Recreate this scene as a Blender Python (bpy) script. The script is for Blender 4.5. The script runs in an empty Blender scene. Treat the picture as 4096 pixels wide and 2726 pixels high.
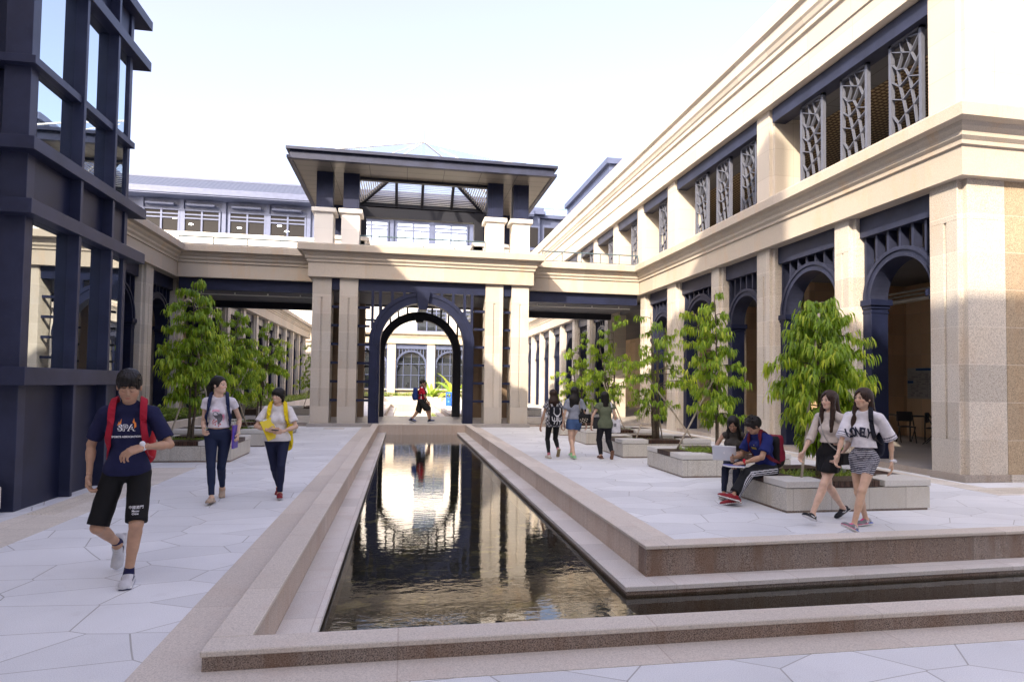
import bpy, bmesh, math, random
import numpy as np
from mathutils import Vector, Matrix
from mathutils.bvhtree import BVHTree
PI = math.pi
SC = bpy.context.scene
COL = SC.collection
V3 = Vector

# ------------------------------------------------------------ mesh builder
class MB:
    def __init__(s): s.v = []; s.f = []; s.c = []
    def add(s, vs, fs):
        b = len(s.v); s.v += [tuple(p) for p in vs]; s.f += [tuple(b + i for i in f) for f in fs]; return s
    def box(s, x0, x1, y0, y1, z0, z1):
        if x0 > x1: x0, x1 = x1, x0
        if y0 > y1: y0, y1 = y1, y0
        return s.add([(x0,y0,z0),(x1,y0,z0),(x1,y1,z0),(x0,y1,z0),(x0,y0,z1),(x1,y0,z1),(x1,y1,z1),(x0,y1,z1)],
              [(0,3,2,1),(4,5,6,7),(0,1,5,4),(1,2,6,5),(2,3,7,6),(3,0,4,7)])
    def prism(s, poly, z0, z1):
        n = len(poly)
        return s.add([(x,y,z0) for x,y in poly] + [(x,y,z1) for x,y in poly],
              [tuple(range(n-1,-1,-1)), tuple(range(n,2*n))] + [(i,(i+1)%n,(i+1)%n+n,i+n) for i in range(n)])
    def xprism(s, poly, x0, x1):      # polygon in (y,z)
        n = len(poly)
        return s.add([(x0,y,z) for y,z in poly] + [(x1,y,z) for y,z in poly],
              [tuple(range(n-1,-1,-1)), tuple(range(n,2*n))] + [(i,(i+1)%n,(i+1)%n+n,i+n) for i in range(n)])
    def yprism(s, poly, y0, y1):      # polygon in (x,z)
        n = len(poly)
        return s.add([(x,y0,z) for x,z in poly] + [(x,y1,z) for x,z in poly],
              [tuple(range(n-1,-1,-1)), tuple(range(n,2*n))] + [(i,(i+1)%n,(i+1)%n+n,i+n) for i in range(n)])
    def tube(s, pts, rad, n=8, cap=True):
        pts = [V3(p) for p in pts]; m = len(pts)
        if not hasattr(rad, '__len__'): rad = [rad]*m
        b = len(s.v); up = None
        for i, p in enumerate(pts):
            d = (pts[min(i+1,m-1)] - pts[max(i-1,0)]).normalized()
            if up is None: up = V3((0,0,1)) if abs(d.z) < .9 else V3((1,0,0))
            a = d.cross(up)
            if a.length < 1e-4: a = d.orthogonal()
            a.normalize(); c = a.cross(d).normalized(); up = c
            for k in range(n):
                t = 2*PI*k/n; s.v.append(tuple(p + (a*math.cos(t) + c*math.sin(t))*rad[i]))
        for i in range(m-1):
            for k in range(n):
                s.f.append((b+i*n+k, b+i*n+(k+1)%n, b+(i+1)*n+(k+1)%n, b+(i+1)*n+k))
        if cap:
            s.f.append(tuple(b+k for k in range(n-1,-1,-1))); s.f.append(tuple(b+(m-1)*n+k for k in range(n)))
        return s
    def bar(s, a, b, w, h):            # rectangular bar between two points
        a = V3(a); b = V3(b); d = (b-a).normalized(); u = V3((0,0,1)) if abs(d.z) < .95 else V3((1,0,0))
        r = d.cross(u).normalized()*w/2; u = r.cross(d).normalized()*h/2
        vs = [a-r-u,a+r-u,a+r+u,a-r+u,b-r-u,b+r-u,b+r+u,b-r+u]
        return s.add(vs,[(0,3,2,1),(4,5,6,7),(0,1,5,4),(1,2,6,5),(2,3,7,6),(3,0,4,7)])
    def sweep(s, path, prof, closed=False, flip=1):
        """profile [(out,z)] swept along xy path; out = to the right of travel * flip; mitred"""
        n = len(path); m = len(prof); b = len(s.v)
        P = [V3((x,y)) for x,y in path]
        for i in range(n):
            d0 = (P[i]-P[i-1]).normalized() if (i > 0 or closed) else None
            d1 = (P[(i+1)%n]-P[i]).normalized() if (i < n-1 or closed) else None
            if d0 is None: d0 = d1
            if d1 is None: d1 = d0
            n0 = V3((d0.y,-d0.x)); n1 = V3((d1.y,-d1.x)); a = n0+n1; a = a/(a.dot(n0))
            for o,z in prof:
                q = P[i] + a*o*flip; s.v.append((q.x,q.y,z))
        for i in range(n if closed else n-1):
            j = (i+1)%n
            for k in range(m):
                l = (k+1)%m
                s.f.append((b+i*m+k, b+j*m+k, b+j*m+l, b+i*m+l))
        if not closed:
            s.f.append(tuple(b+k for k in range(m))); s.f.append(tuple(b+(n-1)*m+k for k in range(m-1,-1,-1)))
        return s
    def mapv(s, fn): s.v = [tuple(fn(*p)) for p in s.v]; return s
    def join(s, o): return s.add(o.v, o.f)

def obj(name, mb, mat, parent=None, bevel=0, smooth=False, label=None, recalc=True, seg=1):
    me = bpy.data.meshes.new(name)
    off = parent_world(parent)
    me.from_pydata([(x-off[0],y-off[1],z-off[2]) for x,y,z in mb.v], [], mb.f)
    if recalc:
        bm = bmesh.new(); bm.from_mesh(me); bmesh.ops.recalc_face_normals(bm, faces=bm.faces); bm.to_mesh(me); bm.free()
    if mat: me.materials.append(mat)
    if smooth: me.polygons.foreach_set('use_smooth', [True]*len(me.polygons))
    o = bpy.data.objects.new(name, me); COL.objects.link(o)
    if parent: o.parent = parent
    if bevel:
        m = o.modifiers.new('bevel','BEVEL'); m.width = bevel; m.segments = seg; m.limit_method = 'ANGLE'; m.angle_limit = math.radians(40)
    if label: o['label'] = label
    return o
def split(name, mb, mat, parent=None, **k):
    par = list(range(len(mb.v)))
    def find(i):
        while par[i] != i: par[i] = par[par[i]]; i = par[i]
        return i
    for f in mb.f:
        r = find(f[0])
        for i in f[1:]: par[find(i)] = r
    gr = {}
    for f in mb.f: gr.setdefault(find(f[0]), []).append(f)
    for fs in gr.values():
        ix = sorted({i for f in fs for i in f}); mp = {i:n for n,i in enumerate(ix)}; m = MB(); m.add([mb.v[i] for i in ix], [tuple(mp[i] for i in f) for f in fs]); obj(name, m, mat, parent, **k)
def parent_world(p):
    x = y = z = 0
    while p is not None:
        x += p.location[0]; y += p.location[1]; z += p.location[2]; p = p.parent
    return (x,y,z)
def tag(o, label, cat, group=None):
    o['label'] = label; o['category'] = cat
    if group: o['group'] = group
    return o
def thing(name, label, cat, loc=(0,0,0), group=None):
    o = bpy.data.objects.new(name, None); COL.objects.link(o); o.location = loc; o.empty_display_size = .2
    return tag(o, label, cat, group)
def struct(o, kind='structure'): o['kind'] = kind; return o

# ------------------------------------------------------------ materials
class NT:
    def __init__(s, name):
        s.m = bpy.data.materials.new(name); s.m.use_nodes = True; s.t = s.m.node_tree; s.t.nodes.clear()
        s.out = s.t.nodes.new('ShaderNodeOutputMaterial')
    def n(s, ty, props=None, **ins):
        nd = s.t.nodes.new('ShaderNode'+ty)
        for k,v in (props or {}).items(): setattr(nd,k,v)
        for k,v in ins.items():
            key = int(k[1:]) if k[0]=='i' and k[1:].isdigit() else k.replace('_',' ')
            s.put(nd.inputs[key], v)
        return nd
    def put(s, sock, v):
        if isinstance(v, bpy.types.Node): v = v.outputs[0]
        if isinstance(v, bpy.types.NodeSocket): s.t.links.new(v, sock)
        else:
            if hasattr(sock.default_value,'__len__') and hasattr(v,'__len__') and len(sock.default_value)==4 and len(v)==3: v = (*v,1)
            sock.default_value = v
    def math(s, op, a, b=0, clamp=False): return s.n('Math', {'operation':op,'use_clamp':clamp}, i0=a, i1=b).outputs[0]
    def vmath(s, op, a, b=(0,0,0)): return s.n('VectorMath', {'operation':op}, i0=a, i1=b).outputs[0]
    def mix(s, f, a, b, mode='MIX'):
        nd = s.n('Mix', {'data_type':'RGBA','blend_type':mode})
        s.put(nd.inputs[0], f); s.put(nd.inputs[6], a); s.put(nd.inputs[7], b); return nd.outputs[2]
    def ramp(s, f, stops):
        nd = s.n('ValToRGB'); s.put(nd.inputs[0], f); e = nd.color_ramp.elements
        while len(e) < len(stops): e.new(.5)
        for q,(p,c) in zip(e, stops):
            q.position = p; q.color = (*c,1) if hasattr(c,'__len__') else (c,c,c,1)
        return nd.outputs[0]
    def noise(s, vec, scale, detail=2, rough=.5): return s.n('TexNoise', Vector=vec, Scale=scale, Detail=detail, Roughness=rough).outputs[0]
    def pos(s): return s.n('NewGeometry').outputs['Position']
    def bsdf(s, **k):
        b = s.n('BsdfPrincipled', **k); s.t.links.new(b.outputs[0], s.out.inputs[0]); return b
    def bump(s, h, strength=.3, dist=.01): return s.n('Bump', Strength=strength, Distance=dist, Height=h).outputs[0]

def flat(name, col, rough=.6, metal=0, spec=.5, var=0, vs=6, bump=0, bs=200, emit=None, coat=0):
    n = NT(name); p = n.pos(); c = (*col,1)
    if var:
        f = n.noise(p, vs, 4, .6); f = n.ramp(f, [(.3,1-var),(.7,1+var)]); c = n.mix(1, c, f, 'MULTIPLY')
    k = dict(Base_Color=c, Roughness=rough, Metallic=metal, Specular_IOR_Level=spec)
    if coat: k['Coat_Weight'] = coat
    if bump: k['Normal'] = n.bump(n.noise(p, bs, 2), bump, .003)
    b = n.bsdf(**k)
    if emit: b.inputs['Emission Color'].default_value = (*emit[0],1); b.inputs['Emission Strength'].default_value = emit[1]
    return n.m

def stone(name, c1, c2, speck=.25, sscale=110, px=1.2, pz=.68, oz=.06, ox=0, joint=(.6,.55,.48), jw=.006, tint=.12, jmix=.6,
          rough=.75, stain=0, stcol=(.25,.12,.05), streak=0, bump=.15, py=None, edge=0):
    n = NT(name); p = n.pos(); g = n.n('NewGeometry')
    sp = n.n('SeparateXYZ', Vector=p); nn = n.n('SeparateXYZ', Vector=g.outputs['True Normal'])
    ax = n.math('ABSOLUTE', nn.outputs[0]); ay = n.math('ABSOLUTE', nn.outputs[1]); az = n.math('ABSOLUTE', nn.outputs[2])
    js = []; cs = []
    for s_, a_, per, off in ((sp.outputs[0],ax,px,ox),(sp.outputs[1],ay,py or px,ox),(sp.outputs[2],az,pz,oz)):
        t = n.math('DIVIDE', n.math('SUBTRACT', s_, off), per); cs.append(n.math('FLOOR', t)); fr = n.math('FRACT', t)
        d = n.math('MINIMUM', fr, n.math('SUBTRACT', 1, fr)); l = n.math('LESS_THAN', d, jw/per)
        js.append(n.math('MULTIPLY', l, n.math('LESS_THAN', a_, .5)))
    j = n.math('MAXIMUM', n.math('MAXIMUM', js[0], js[1]), js[2])
    cell = n.n('CombineXYZ', X=cs[0], Y=cs[1], Z=cs[2]); wn = n.n('TexWhiteNoise', {'noise_dimensions':'3D'}, Vector=cell)
    big = n.noise(p, .9, 3, .6); mixf = n.math('ADD', n.math('MULTIPLY', wn.outputs[0], .55), n.math('MULTIPLY', n.ramp(big,[(.35,0),(.65,1)]), .45))
    c = n.mix(mixf, c1, c2)
    tt = n.math('ADD', n.math('MULTIPLY', n.n('SeparateColor', Color=wn.outputs[1]).outputs[1], 2*tint), 1-tint)
    c = n.mix(1, c, n.n('CombineColor', Red=tt, Green=tt, Blue=tt).outputs[0], 'MULTIPLY')
    s1 = n.noise(p, sscale, 2, .7); sr = n.ramp(s1, [(.32,1-speck*1.8),(.5,1),(.68,1+speck)])
    c = n.mix(1, c, sr, 'MULTIPLY')
    if stain:
        q = n.vmath('MULTIPLY', p, (1.3,1.3,.45)); st = n.noise(q, 1.7, 4, .65)
        c = n.mix(n.math('MULTIPLY', n.ramp(st,[(.52,0),(.72,1)]), stain), c, stcol)
    if streak:
        q = n.vmath('MULTIPLY', p, (9,9,.7)); st = n.noise(q, 1.5, 4, .7)
        c = n.mix(n.math('MULTIPLY', n.ramp(st,[(.4,0),(.75,1)]), streak), c, stcol)
    c = n.mix(n.math('MULTIPLY', j, jmix), c, joint)
    h = n.math('SUBTRACT', s1, n.math('MULTIPLY', j, 2))
    n.bsdf(Base_Color=c, Roughness=rough, Normal=n.bump(h, bump, .004), Specular_IOR_Level=.3)
    return n.m

def vcol_mat(name, rough=.8, bump=.25, bs=90, sss=0, spec=.3, sheen=0, fold=0):
    n = NT(name); p = n.n('TexCoord').outputs['Object']; a = n.n('Attribute', {'attribute_name':'Col'})
    c = a.outputs[0]
    f = n.ramp(n.noise(p, 14, 4, .6), [(.3,.86),(.7,1.1)]); c = n.mix(1, c, f, 'MULTIPLY')
    h = n.noise(p, bs, 2)
    if fold:
        w = n.noise(n.vmath('MULTIPLY', p, (1,1,2.2)), 7, 3, .55); h = n.math('ADD', n.math('MULTIPLY', h, .15), n.math('MULTIPLY', w, fold))
    b = n.bsdf(Base_Color=c, Roughness=rough, Specular_IOR_Level=spec, Normal=n.bump(h, bump, .02 if fold else .003))
    if sss: b.inputs['Subsurface Weight'].default_value = sss; b.inputs['Subsurface Radius'].default_value = (.02,.008,.005); b.inputs['Subsurface Scale'].default_value=1
    if sheen: b.inputs['Sheen Weight'].default_value = sheen
    return n.m

MT = {}
MT['granite'] = stone('beige_granite', (.50,.465,.415), (.52,.46,.385), speck=.28, sscale=70, px=1.2, pz=.68, oz=.06, joint=(.68,.62,.55), stain=.22, stcol=(.42,.25,.12))
MT['granite_south'] = stone('tan_south_granite', (.42,.325,.215), (.38,.30,.21), speck=.3, sscale=70, px=1.6, pz=.68, oz=.06, joint=(.62,.55,.46), stain=.35, stcol=(.36,.20,.09))
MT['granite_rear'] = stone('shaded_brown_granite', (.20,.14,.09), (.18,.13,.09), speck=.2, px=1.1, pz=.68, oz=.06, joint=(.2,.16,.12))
MT['granite_dark'] = stone('tan_granite', (.60,.42,.26), (.55,.40,.26), speck=.2, px=1.1, pz=.68, oz=.06, joint=(.4,.34,.28), stain=.3, stcol=(.3,.17,.07))
MT['cornice'] = stone('cornice_granite', (.50,.435,.36), (.46,.405,.34), speck=.16, px=1.45, pz=50, oz=-3, joint=(.42,.35,.28), jw=.005, stain=.4, stcol=(.52,.33,.17), tint=.08)
MT['cream'] = stone('cream_stone', (.53,.475,.40), (.57,.51,.44), speck=.03, sscale=60, px=1.5, pz=.74, oz=.06, joint=(.36,.31,.25), jw=.007, tint=.07, stain=.1, stcol=(.7,.55,.35), bump=.04)
MT['coping'] = stone('pink_granite_coping', (.60,.54,.46), (.66,.60,.52), speck=.14, sscale=120, px=1.6, pz=50, oz=-3, joint=(.4,.32,.26), jw=.004, tint=.06, stain=.3, stcol=(.56,.44,.35))
MT['ledge'] = stone('pale_granite_ledge', (.60,.56,.50), (.66,.62,.57), speck=.12, sscale=120, px=.62, pz=50, oz=-3, joint=(.40,.34,.29), jw=.004, tint=.09, stain=.25, stcol=(.48,.33,.26))
MT['wet'] = stone('brown_granite_pool_wall', (.33,.245,.19), (.29,.25,.215), speck=.5, sscale=130, px=1.5, pz=50, oz=-3, joint=(.17,.13,.1), tint=.14, stain=.7, stcol=(.17,.085,.04), streak=.35, rough=.5)
MT['wallpink'] = stone('pool_inner_wall', (.56,.46,.38), (.58,.50,.43), speck=.25, sscale=130, px=1.5, pz=50, oz=-3, joint=(.38,.3,.24), tint=.1, stain=.4, stcol=(.42,.28,.19), streak=.4)
MT['planter'] = stone('planter_stone', (.60,.57,.50), (.57,.54,.48), speck=.30, sscale=130, px=.56, pz=50, oz=-3, joint=(.33,.3,.25), tint=.06, stain=.45, stcol=(.40,.33,.23), streak=.2)
MT['plantercap'] = stone('planter_cap', (.60,.58,.53), (.64,.62,.57), speck=.12, sscale=130, px=9, pz=50, oz=-3, joint=(.4,.36,.3), tint=.03)
MT['floor'] = stone('gallery_floor', (.32,.30,.28), (.36,.33,.31), speck=.12, px=.62, py=.62, pz=50, oz=-3, joint=(.22,.2,.18), tint=.08, rough=.45)
MT['sidewalk'] = stone('beige_paving', (.66,.61,.52), (.70,.65,.57), speck=.14, px=.6, py=.3, pz=50, oz=-3, joint=(.42,.38,.31), jw=.004, tint=.07)
MT['dirtystep'] = stone('worn_step', (.42,.38,.33), (.36,.30,.25), speck=.35, px=1.3, pz=50, oz=-3, joint=(.3,.26,.2), stain=.6, stcol=(.25,.17,.11))
MT['white'] = stone('white_wall', (.80,.77,.72), (.82,.79,.75), speck=.02, px=2.4, pz=1.2, joint=(.7,.66,.6), tint=.02, bump=.02)
def navy(name, c, rough=.42, metal=.35, var=.25):
    n = NT(name); p = n.pos(); f = n.ramp(n.noise(p, 2.2, 4, .6), [(.3,1-var),(.7,1+var)])
    col = n.mix(1, (*c,1), f, 'MULTIPLY'); d = n.noise(n.vmath('MULTIPLY', p, (3,3,1)), 9, 4, .7)
    col = n.mix(n.ramp(d, [(.62,0),(.8,.10)]), col, (.25,.25,.28,1))
    n.bsdf(Base_Color=col, Roughness=rough, Metallic=metal, Normal=n.bump(n.noise(p,1.3,2),.08,.02)); return n.m
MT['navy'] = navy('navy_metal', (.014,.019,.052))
MT['navyl'] = navy('paler_navy_metal', (.028,.033,.065), .5, .25)  # paler, rougher variant of the navy metal
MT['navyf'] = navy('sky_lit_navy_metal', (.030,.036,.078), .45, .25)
MT['bluegrey'] = navy('blue_grey_panel', (.085,.105,.19), .5, .15, .12)
MT['dark'] = flat('dark_metal', (.018,.02,.03), .5, .3)
MT['steel'] = flat('painted_handrail', (.09,.14,.17), .4, .3)
MT['soffit'] = stone('soffit_panel', (.165,.155,.145), (.155,.145,.135), speck=.02, px=1.35, py=.55, pz=50, oz=-3, joint=(.03,.03,.04), jw=.012, jmix=1, tint=.04, rough=.35, bump=.02)
MT['lattice'] = flat('grey_blue_lattice_metal', (.13,.14,.18), .5, .2, var=.1)
MT['ceil'] = stone('dark_ceiling_panel', (.16,.16,.17), (.15,.15,.16), speck=.03, px=1.2, pz=50, oz=-3, joint=(.03,.03,.03), jmix=1, tint=.08, rough=.6, bump=.02)
MT['grid'] = stone('beige_grid_ceiling', (.50,.38,.22), (.48,.36,.2), speck=.02, px=.15, py=.15, pz=50, oz=-3, joint=(.12,.08,.05), jw=.03, jmix=1, tint=.03, bump=.02)
MT['slat'] = flat('pale_louvre_slat', (.62,.62,.60), .5, .1)
MT['slatd'] = flat('dark_louvre_backing', (.05,.055,.07), .6)
MT['wood'] = stone('dark_timber_slat', (.055,.03,.022), (.08,.045,.03), speck=.25, sscale=40, px=.085, py=.085, pz=50, oz=-3, joint=(.008,.006,.005), jw=.005, jmix=1, tint=.25, rough=.4)
MT['soil'] = flat('dark_soil', (.045,.03,.02), .95, var=.5, vs=20, bump=.6, bs=60)
MT['blackplastic'] = flat('black_plastic', (.015,.015,.017), .45)
MT['bark'] = flat('grey_brown_bark', (.11,.085,.06), .9, var=.45, vs=30, bump=.8, bs=70)
MT['bamboo'] = flat('weathered_bamboo', (.42,.36,.28), .7, var=.25, vs=12)
MT['bluebin'] = flat('blue_plastic', (.02,.13,.62), .4)
MT['board'] = flat('noticeboard_paper', (.36,.35,.33), .8, var=.1)
MT['boardblue'] = flat('noticeboard_blue_felt', (.03,.09,.22), .9)
MT['frameal'] = flat('aluminium', (.5,.5,.52), .35, .8)
MT['laptop'] = flat('silver_laptop_metal', (.62,.64,.68), .35, .55)
MT['lampwhite'] = flat('white_ceiling_lamp', (.9,.9,.85), .5, emit=((1,.97,.9),6))
MT['lampoff'] = flat('ceiling_tube', (.75,.75,.72), .5)
MT['text_white'] = flat('white_print', (.78,.78,.80), .7)
MT['text_navy'] = flat('navy_print', (.012,.016,.04), .7)
MT['text_orange'] = flat('orange_print', (.75,.22,.03), .7)
MT['text_yellow'] = flat('yellow_print', (.75,.62,.05), .7)
MT['text_red'] = flat('red_print', (.55,.03,.02), .7)
MT['text_grey'] = flat('grey_print', (.12,.12,.14), .7)
MT['pink'] = flat('pink_lace', (.85,.08,.25), .6)
MT['gold'] = flat('gold_chain', (.55,.42,.2), .3, .9)
MT['glassroof'] = None

def glass(name, tint=(.75,.82,.88), dark=(.015,.02,.03), refl=.3, ripple=.02, transp=0):
    n = NT(name); p = n.pos()
    nr = n.bump(n.noise(p, .8, 2), ripple, .05)
    gl = n.n('BsdfGlossy', Color=tint, Roughness=.01, Normal=nr)
    df = n.n('BsdfTransparent', Color=(.35,.4,.45,1)) if transp else n.n('BsdfDiffuse', Color=dark)
    fr = n.n('Fresnel', IOR=1.5, Normal=nr)
    f = n.math('ADD', n.math('MULTIPLY', fr, 1-refl), refl)
    mx = n.n('MixShader', i0=f, i1=df, i2=gl); n.t.links.new(mx.outputs[0], n.out.inputs[0]); return n.m
MT['glass'] = glass('tower_window_glass', refl=.62, tint=(.80,.88,.93))
MT['glassfar'] = glass('window_glass', refl=.22, dark=(.03,.035,.04))
MT['glassclear'] = glass('pyramid_glass', refl=.15, transp=1, tint=(.8,.9,1))
def mk_clear():
    n = NT('pale_roof_glass'); tr = n.n('BsdfTransparent', Color=(.95,.95,.97,1)); gl = n.n('BsdfGlossy', Color=(.9,.95,1,1), Roughness=.05)
    mx = n.n('MixShader', i0=.12, i1=tr, i2=gl); n.t.links.new(mx.outputs[0], n.out.inputs[0]); return n.m
MT['roofglass'] = mk_clear()

def mk_water():
    n = NT('pool_water'); p = n.pos()
    q = n.vmath('MULTIPLY', p, (1.0,1.9,1))
    w = n.math('ADD', n.math('MULTIPLY', n.noise(q, 5.5, 3, .55), 1), n.math('MULTIPLY', n.noise(q, 1.6, 2), .8))
    nr = n.bump(w, .062, .022)
    gl = n.n('BsdfGlossy', Color=(.93,.95,.97,1), Roughness=.0, Normal=nr)
    tr = n.n('BsdfTransparent', Color=(.62,.62,.50,1))
    fr = n.n('Fresnel', IOR=1.38, Normal=nr)
    mx = n.n('MixShader', i0=n.math('MULTIPLY', fr, 1.35, clamp=True), i1=tr, i2=gl); n.t.links.new(mx.outputs[0], n.out.inputs[0]); return n.m
MT['water'] = mk_water()
def mk_bottom():
    n = NT('dark_pebble_pool_bottom'); p = n.pos()
    v = n.n('TexVoronoi', Vector=p, Scale=16.0); c = n.mix(v.outputs[0], (.045,.045,.04,1), (.006,.007,.008,1))
    big = n.noise(p, 3.2, 4, .65)
    c = n.mix(n.ramp(big, [(.56,0),(.66,.85)]), c, (.26,.23,.08,1))
    n.bsdf(Base_Color=c, Roughness=.9); return n.m
MT['poolbottom'] = mk_bottom()
def mk_paving():
    n = NT('pale_grey_irregular_paving'); p = n.pos()
    wob = n.n('TexNoise', Vector=p, Scale=.9, Detail=1)
    q = n.vmath('ADD', n.vmath('MULTIPLY', p, (.90,1.50,0)), n.vmath('MULTIPLY', wob.outputs[1], (.05,.05,0)))
    v = n.n('TexVoronoi', {'feature':'DISTANCE_TO_EDGE','voronoi_dimensions':'2D'}, Vector=q, Scale=1.5, Randomness=.85)
    f1 = n.n('TexVoronoi', {'feature':'F1','voronoi_dimensions':'2D'}, Vector=q, Scale=1.5, Randomness=.85)
    j = n.math('LESS_THAN', v.outputs[0], .0072)
    cs = n.n('SeparateColor', Color=f1.outputs['Color'])
    base = n.mix(cs.outputs[0], (.68,.69,.69,1), (.79,.80,.80,1))
    big = n.ramp(n.noise(p, .55, 4, .6), [(.3,.88),(.7,1.06)]); base = n.mix(1, base, big, 'MULTIPLY')
    s1 = n.noise(p, 160, 2, .7); base = n.mix(1, base, n.ramp(s1, [(.3,.82),(.5,1),(.7,1.12)]), 'MULTIPLY')
    dirt = n.noise(p, 3.0, 5, .7); base = n.mix(n.ramp(dirt, [(.6,0),(.8,.25)]), base, (.40,.37,.33,1))
    jc = n.mix(n.noise(p, 2.5, 2), (.17,.16,.14,1), (.42,.40,.36,1))
    c = n.mix(n.math('MULTIPLY', j, .7), base, jc)
    h = n.math('SUBTRACT', n.math('MULTIPLY', s1, .5), j)
    n.bsdf(Base_Color=c, Roughness=.7, Normal=n.bump(h, .25, .006), Specular_IOR_Level=.35); return n.m
MT['paving'] = mk_paving()
def mk_roof():
    n = NT('blue_grey_roof_tile'); p = n.pos(); s = n.n('SeparateXYZ', Vector=p)
    a = n.math('SINE', n.math('MULTIPLY', s.outputs[0], 2*PI/.42)); b = n.math('FRACT', n.math('MULTIPLY', s.outputs[2], 1/.13))
    h = n.math('ADD', n.math('MULTIPLY', a, .4), b)
    c = n.mix(n.noise(p, 2, 3), (.060,.076,.125,1), (.085,.10,.15,1)); c = n.mix(n.math('MULTIPLY', b, .25), c, (.14,.16,.22,1))
    n.bsdf(Base_Color=c, Roughness=.45, Normal=n.bump(h, .4, .05)); return n.m
MT['roof'] = mk_roof()
def mk_leaf(name, c1, c2, c3):
    n = NT(name); a = n.n('Attribute', {'attribute_name':'Col'}); s = n.n('SeparateColor', Color=a.outputs[0])
    c = n.ramp(s.outputs[0], [(0,c1),(.55,c2),(1,c3)])
    b = n.n('BsdfPrincipled', Base_Color=c, Roughness=.42, Specular_IOR_Level=.45)
    t = n.n('BsdfTranslucent', Color=n.mix(.5, c, (.45,.6,.05,1)))
    mx = n.n('MixShader', i0=.35, i1=b, i2=t); n.t.links.new(mx.outputs[0], n.out.inputs[0]); return n.m
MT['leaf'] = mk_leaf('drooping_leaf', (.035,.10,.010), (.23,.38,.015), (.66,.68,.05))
MT['bushleaf'] = mk_leaf('shrub_leaf', (.06,.12,.02), (.20,.30,.04), (.45,.50,.10))
MT['banana'] = mk_leaf('banana_leaf', (.10,.22,.03), (.25,.40,.05), (.50,.55,.10))
MT['cloth'] = vcol_mat('cotton_fabric', .85, .5, 220, fold=1)
MT['smoothcloth'] = vcol_mat('woven_fabric', .75, .35, 160, fold=.6)
MT['skin'] = vcol_mat('skin', .5, .08, 150, sss=.06, spec=.4)
MT['shoe'] = vcol_mat('shoe_material', .6, .2, 150)
def mk_hair():
    n = NT('dark_hair'); p = n.n('TexCoord').outputs['Object']; a = n.n('Attribute', {'attribute_name':'Col'})
    s = n.noise(n.vmath('MULTIPLY', p, (1,1,.10)), 260, 3, .6)
    c = n.mix(1, a.outputs[0], n.ramp(s, [(.35,.5),(.65,1.5)]), 'MULTIPLY')
    n.bsdf(Base_Color=c, Roughness=.45, Specular_IOR_Level=.28, Normal=n.bump(s, .5, .003)); return n.m
MT['hair'] = mk_hair()
CAM = {'r': [0.984887, -0.172627, 0.014086], 'u': [-0.019893, -0.031955, 0.999291], 'f': [0.172054, 0.984469, 0.034907], 'F': 2482.72, 'sy': 87.58, 'h': 1.62}
# ============================================================ setting
XR = 9.83; CX = .68
def mirx(x, y, z): return (2*CX - x, y, z)

def shear(x, y, z): return (x, y+(.028*(x-2.3) if (x > 2.3 and 5.2 < y < 7) else 0), z)
def ground():
    mb = MB(); z = 0
    xs = [-300,-1.07,2.50,40,300]; ys = [-300,3.74,5.79,23.0,28.75,46.6,400]
    for i in range(4):
        for j in range(6):
            if i == 1 and j in (1,2,4): continue
            if i == 2 and j == 1: continue
            mb.add([(xs[i],ys[j],z),(xs[i+1],ys[j],z),(xs[i+1],ys[j+1],z),(xs[i],ys[j+1],z)],[(0,1,2,3)])
    mb.mapv(shear)
    struct(obj('ground', mb, MT['paving'], recalc=False))
    b = MB(); h = .004
    def sheet(x0,x1,y0,y1): b.box(x0,x1,y0,y1,-.02,h)
    sheet(-1.44,-1.07,3.48,23.3); sheet(-1.07,40,3.48,3.74); sheet(2.50,2.87,6.1,23.3); sheet(2.5,40,5.79,6.1)
    sheet(-1.44,-1.07,28.75,46.6); sheet(2.5,2.87,28.75,46.6)
    b.mapv(shear)
    struct(obj('paving_border', b, MT['coping']))
    s = MB()
    s.box(-4.40,-3.74,-3,12.4,-.02,h); s.box(-8.4,-4.40,11.7,12.4,-.02,h); s.box(9.20,9.66,8.3,23.6,-.02,h); s.box(9.66,30,8.3,8.95,-.02,h)
    o = struct(obj('sidewalk', s, MT['sidewalk']))
    d = MB()
    for k in range(7):
        for i in range(26):
            x = -4.34+k*.045; y = 8.3+i*.05; d.prism([(x-.012,y-.02),(x+.012,y-.02),(x+.012,y+.02),(x-.012,y+.02)], h, h+.006)
    for k in range(8):
        for i in range(90):
            x = 9.3+i*.045; y = 8.42+k*.05; d.prism([(x-.02,y-.012),(x+.02,y-.012),(x+.02,y+.012),(x-.02,y+.012)], h, h+.006)
    obj('tactile_studs', d, MT['sidewalk'], o)
ground()

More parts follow.
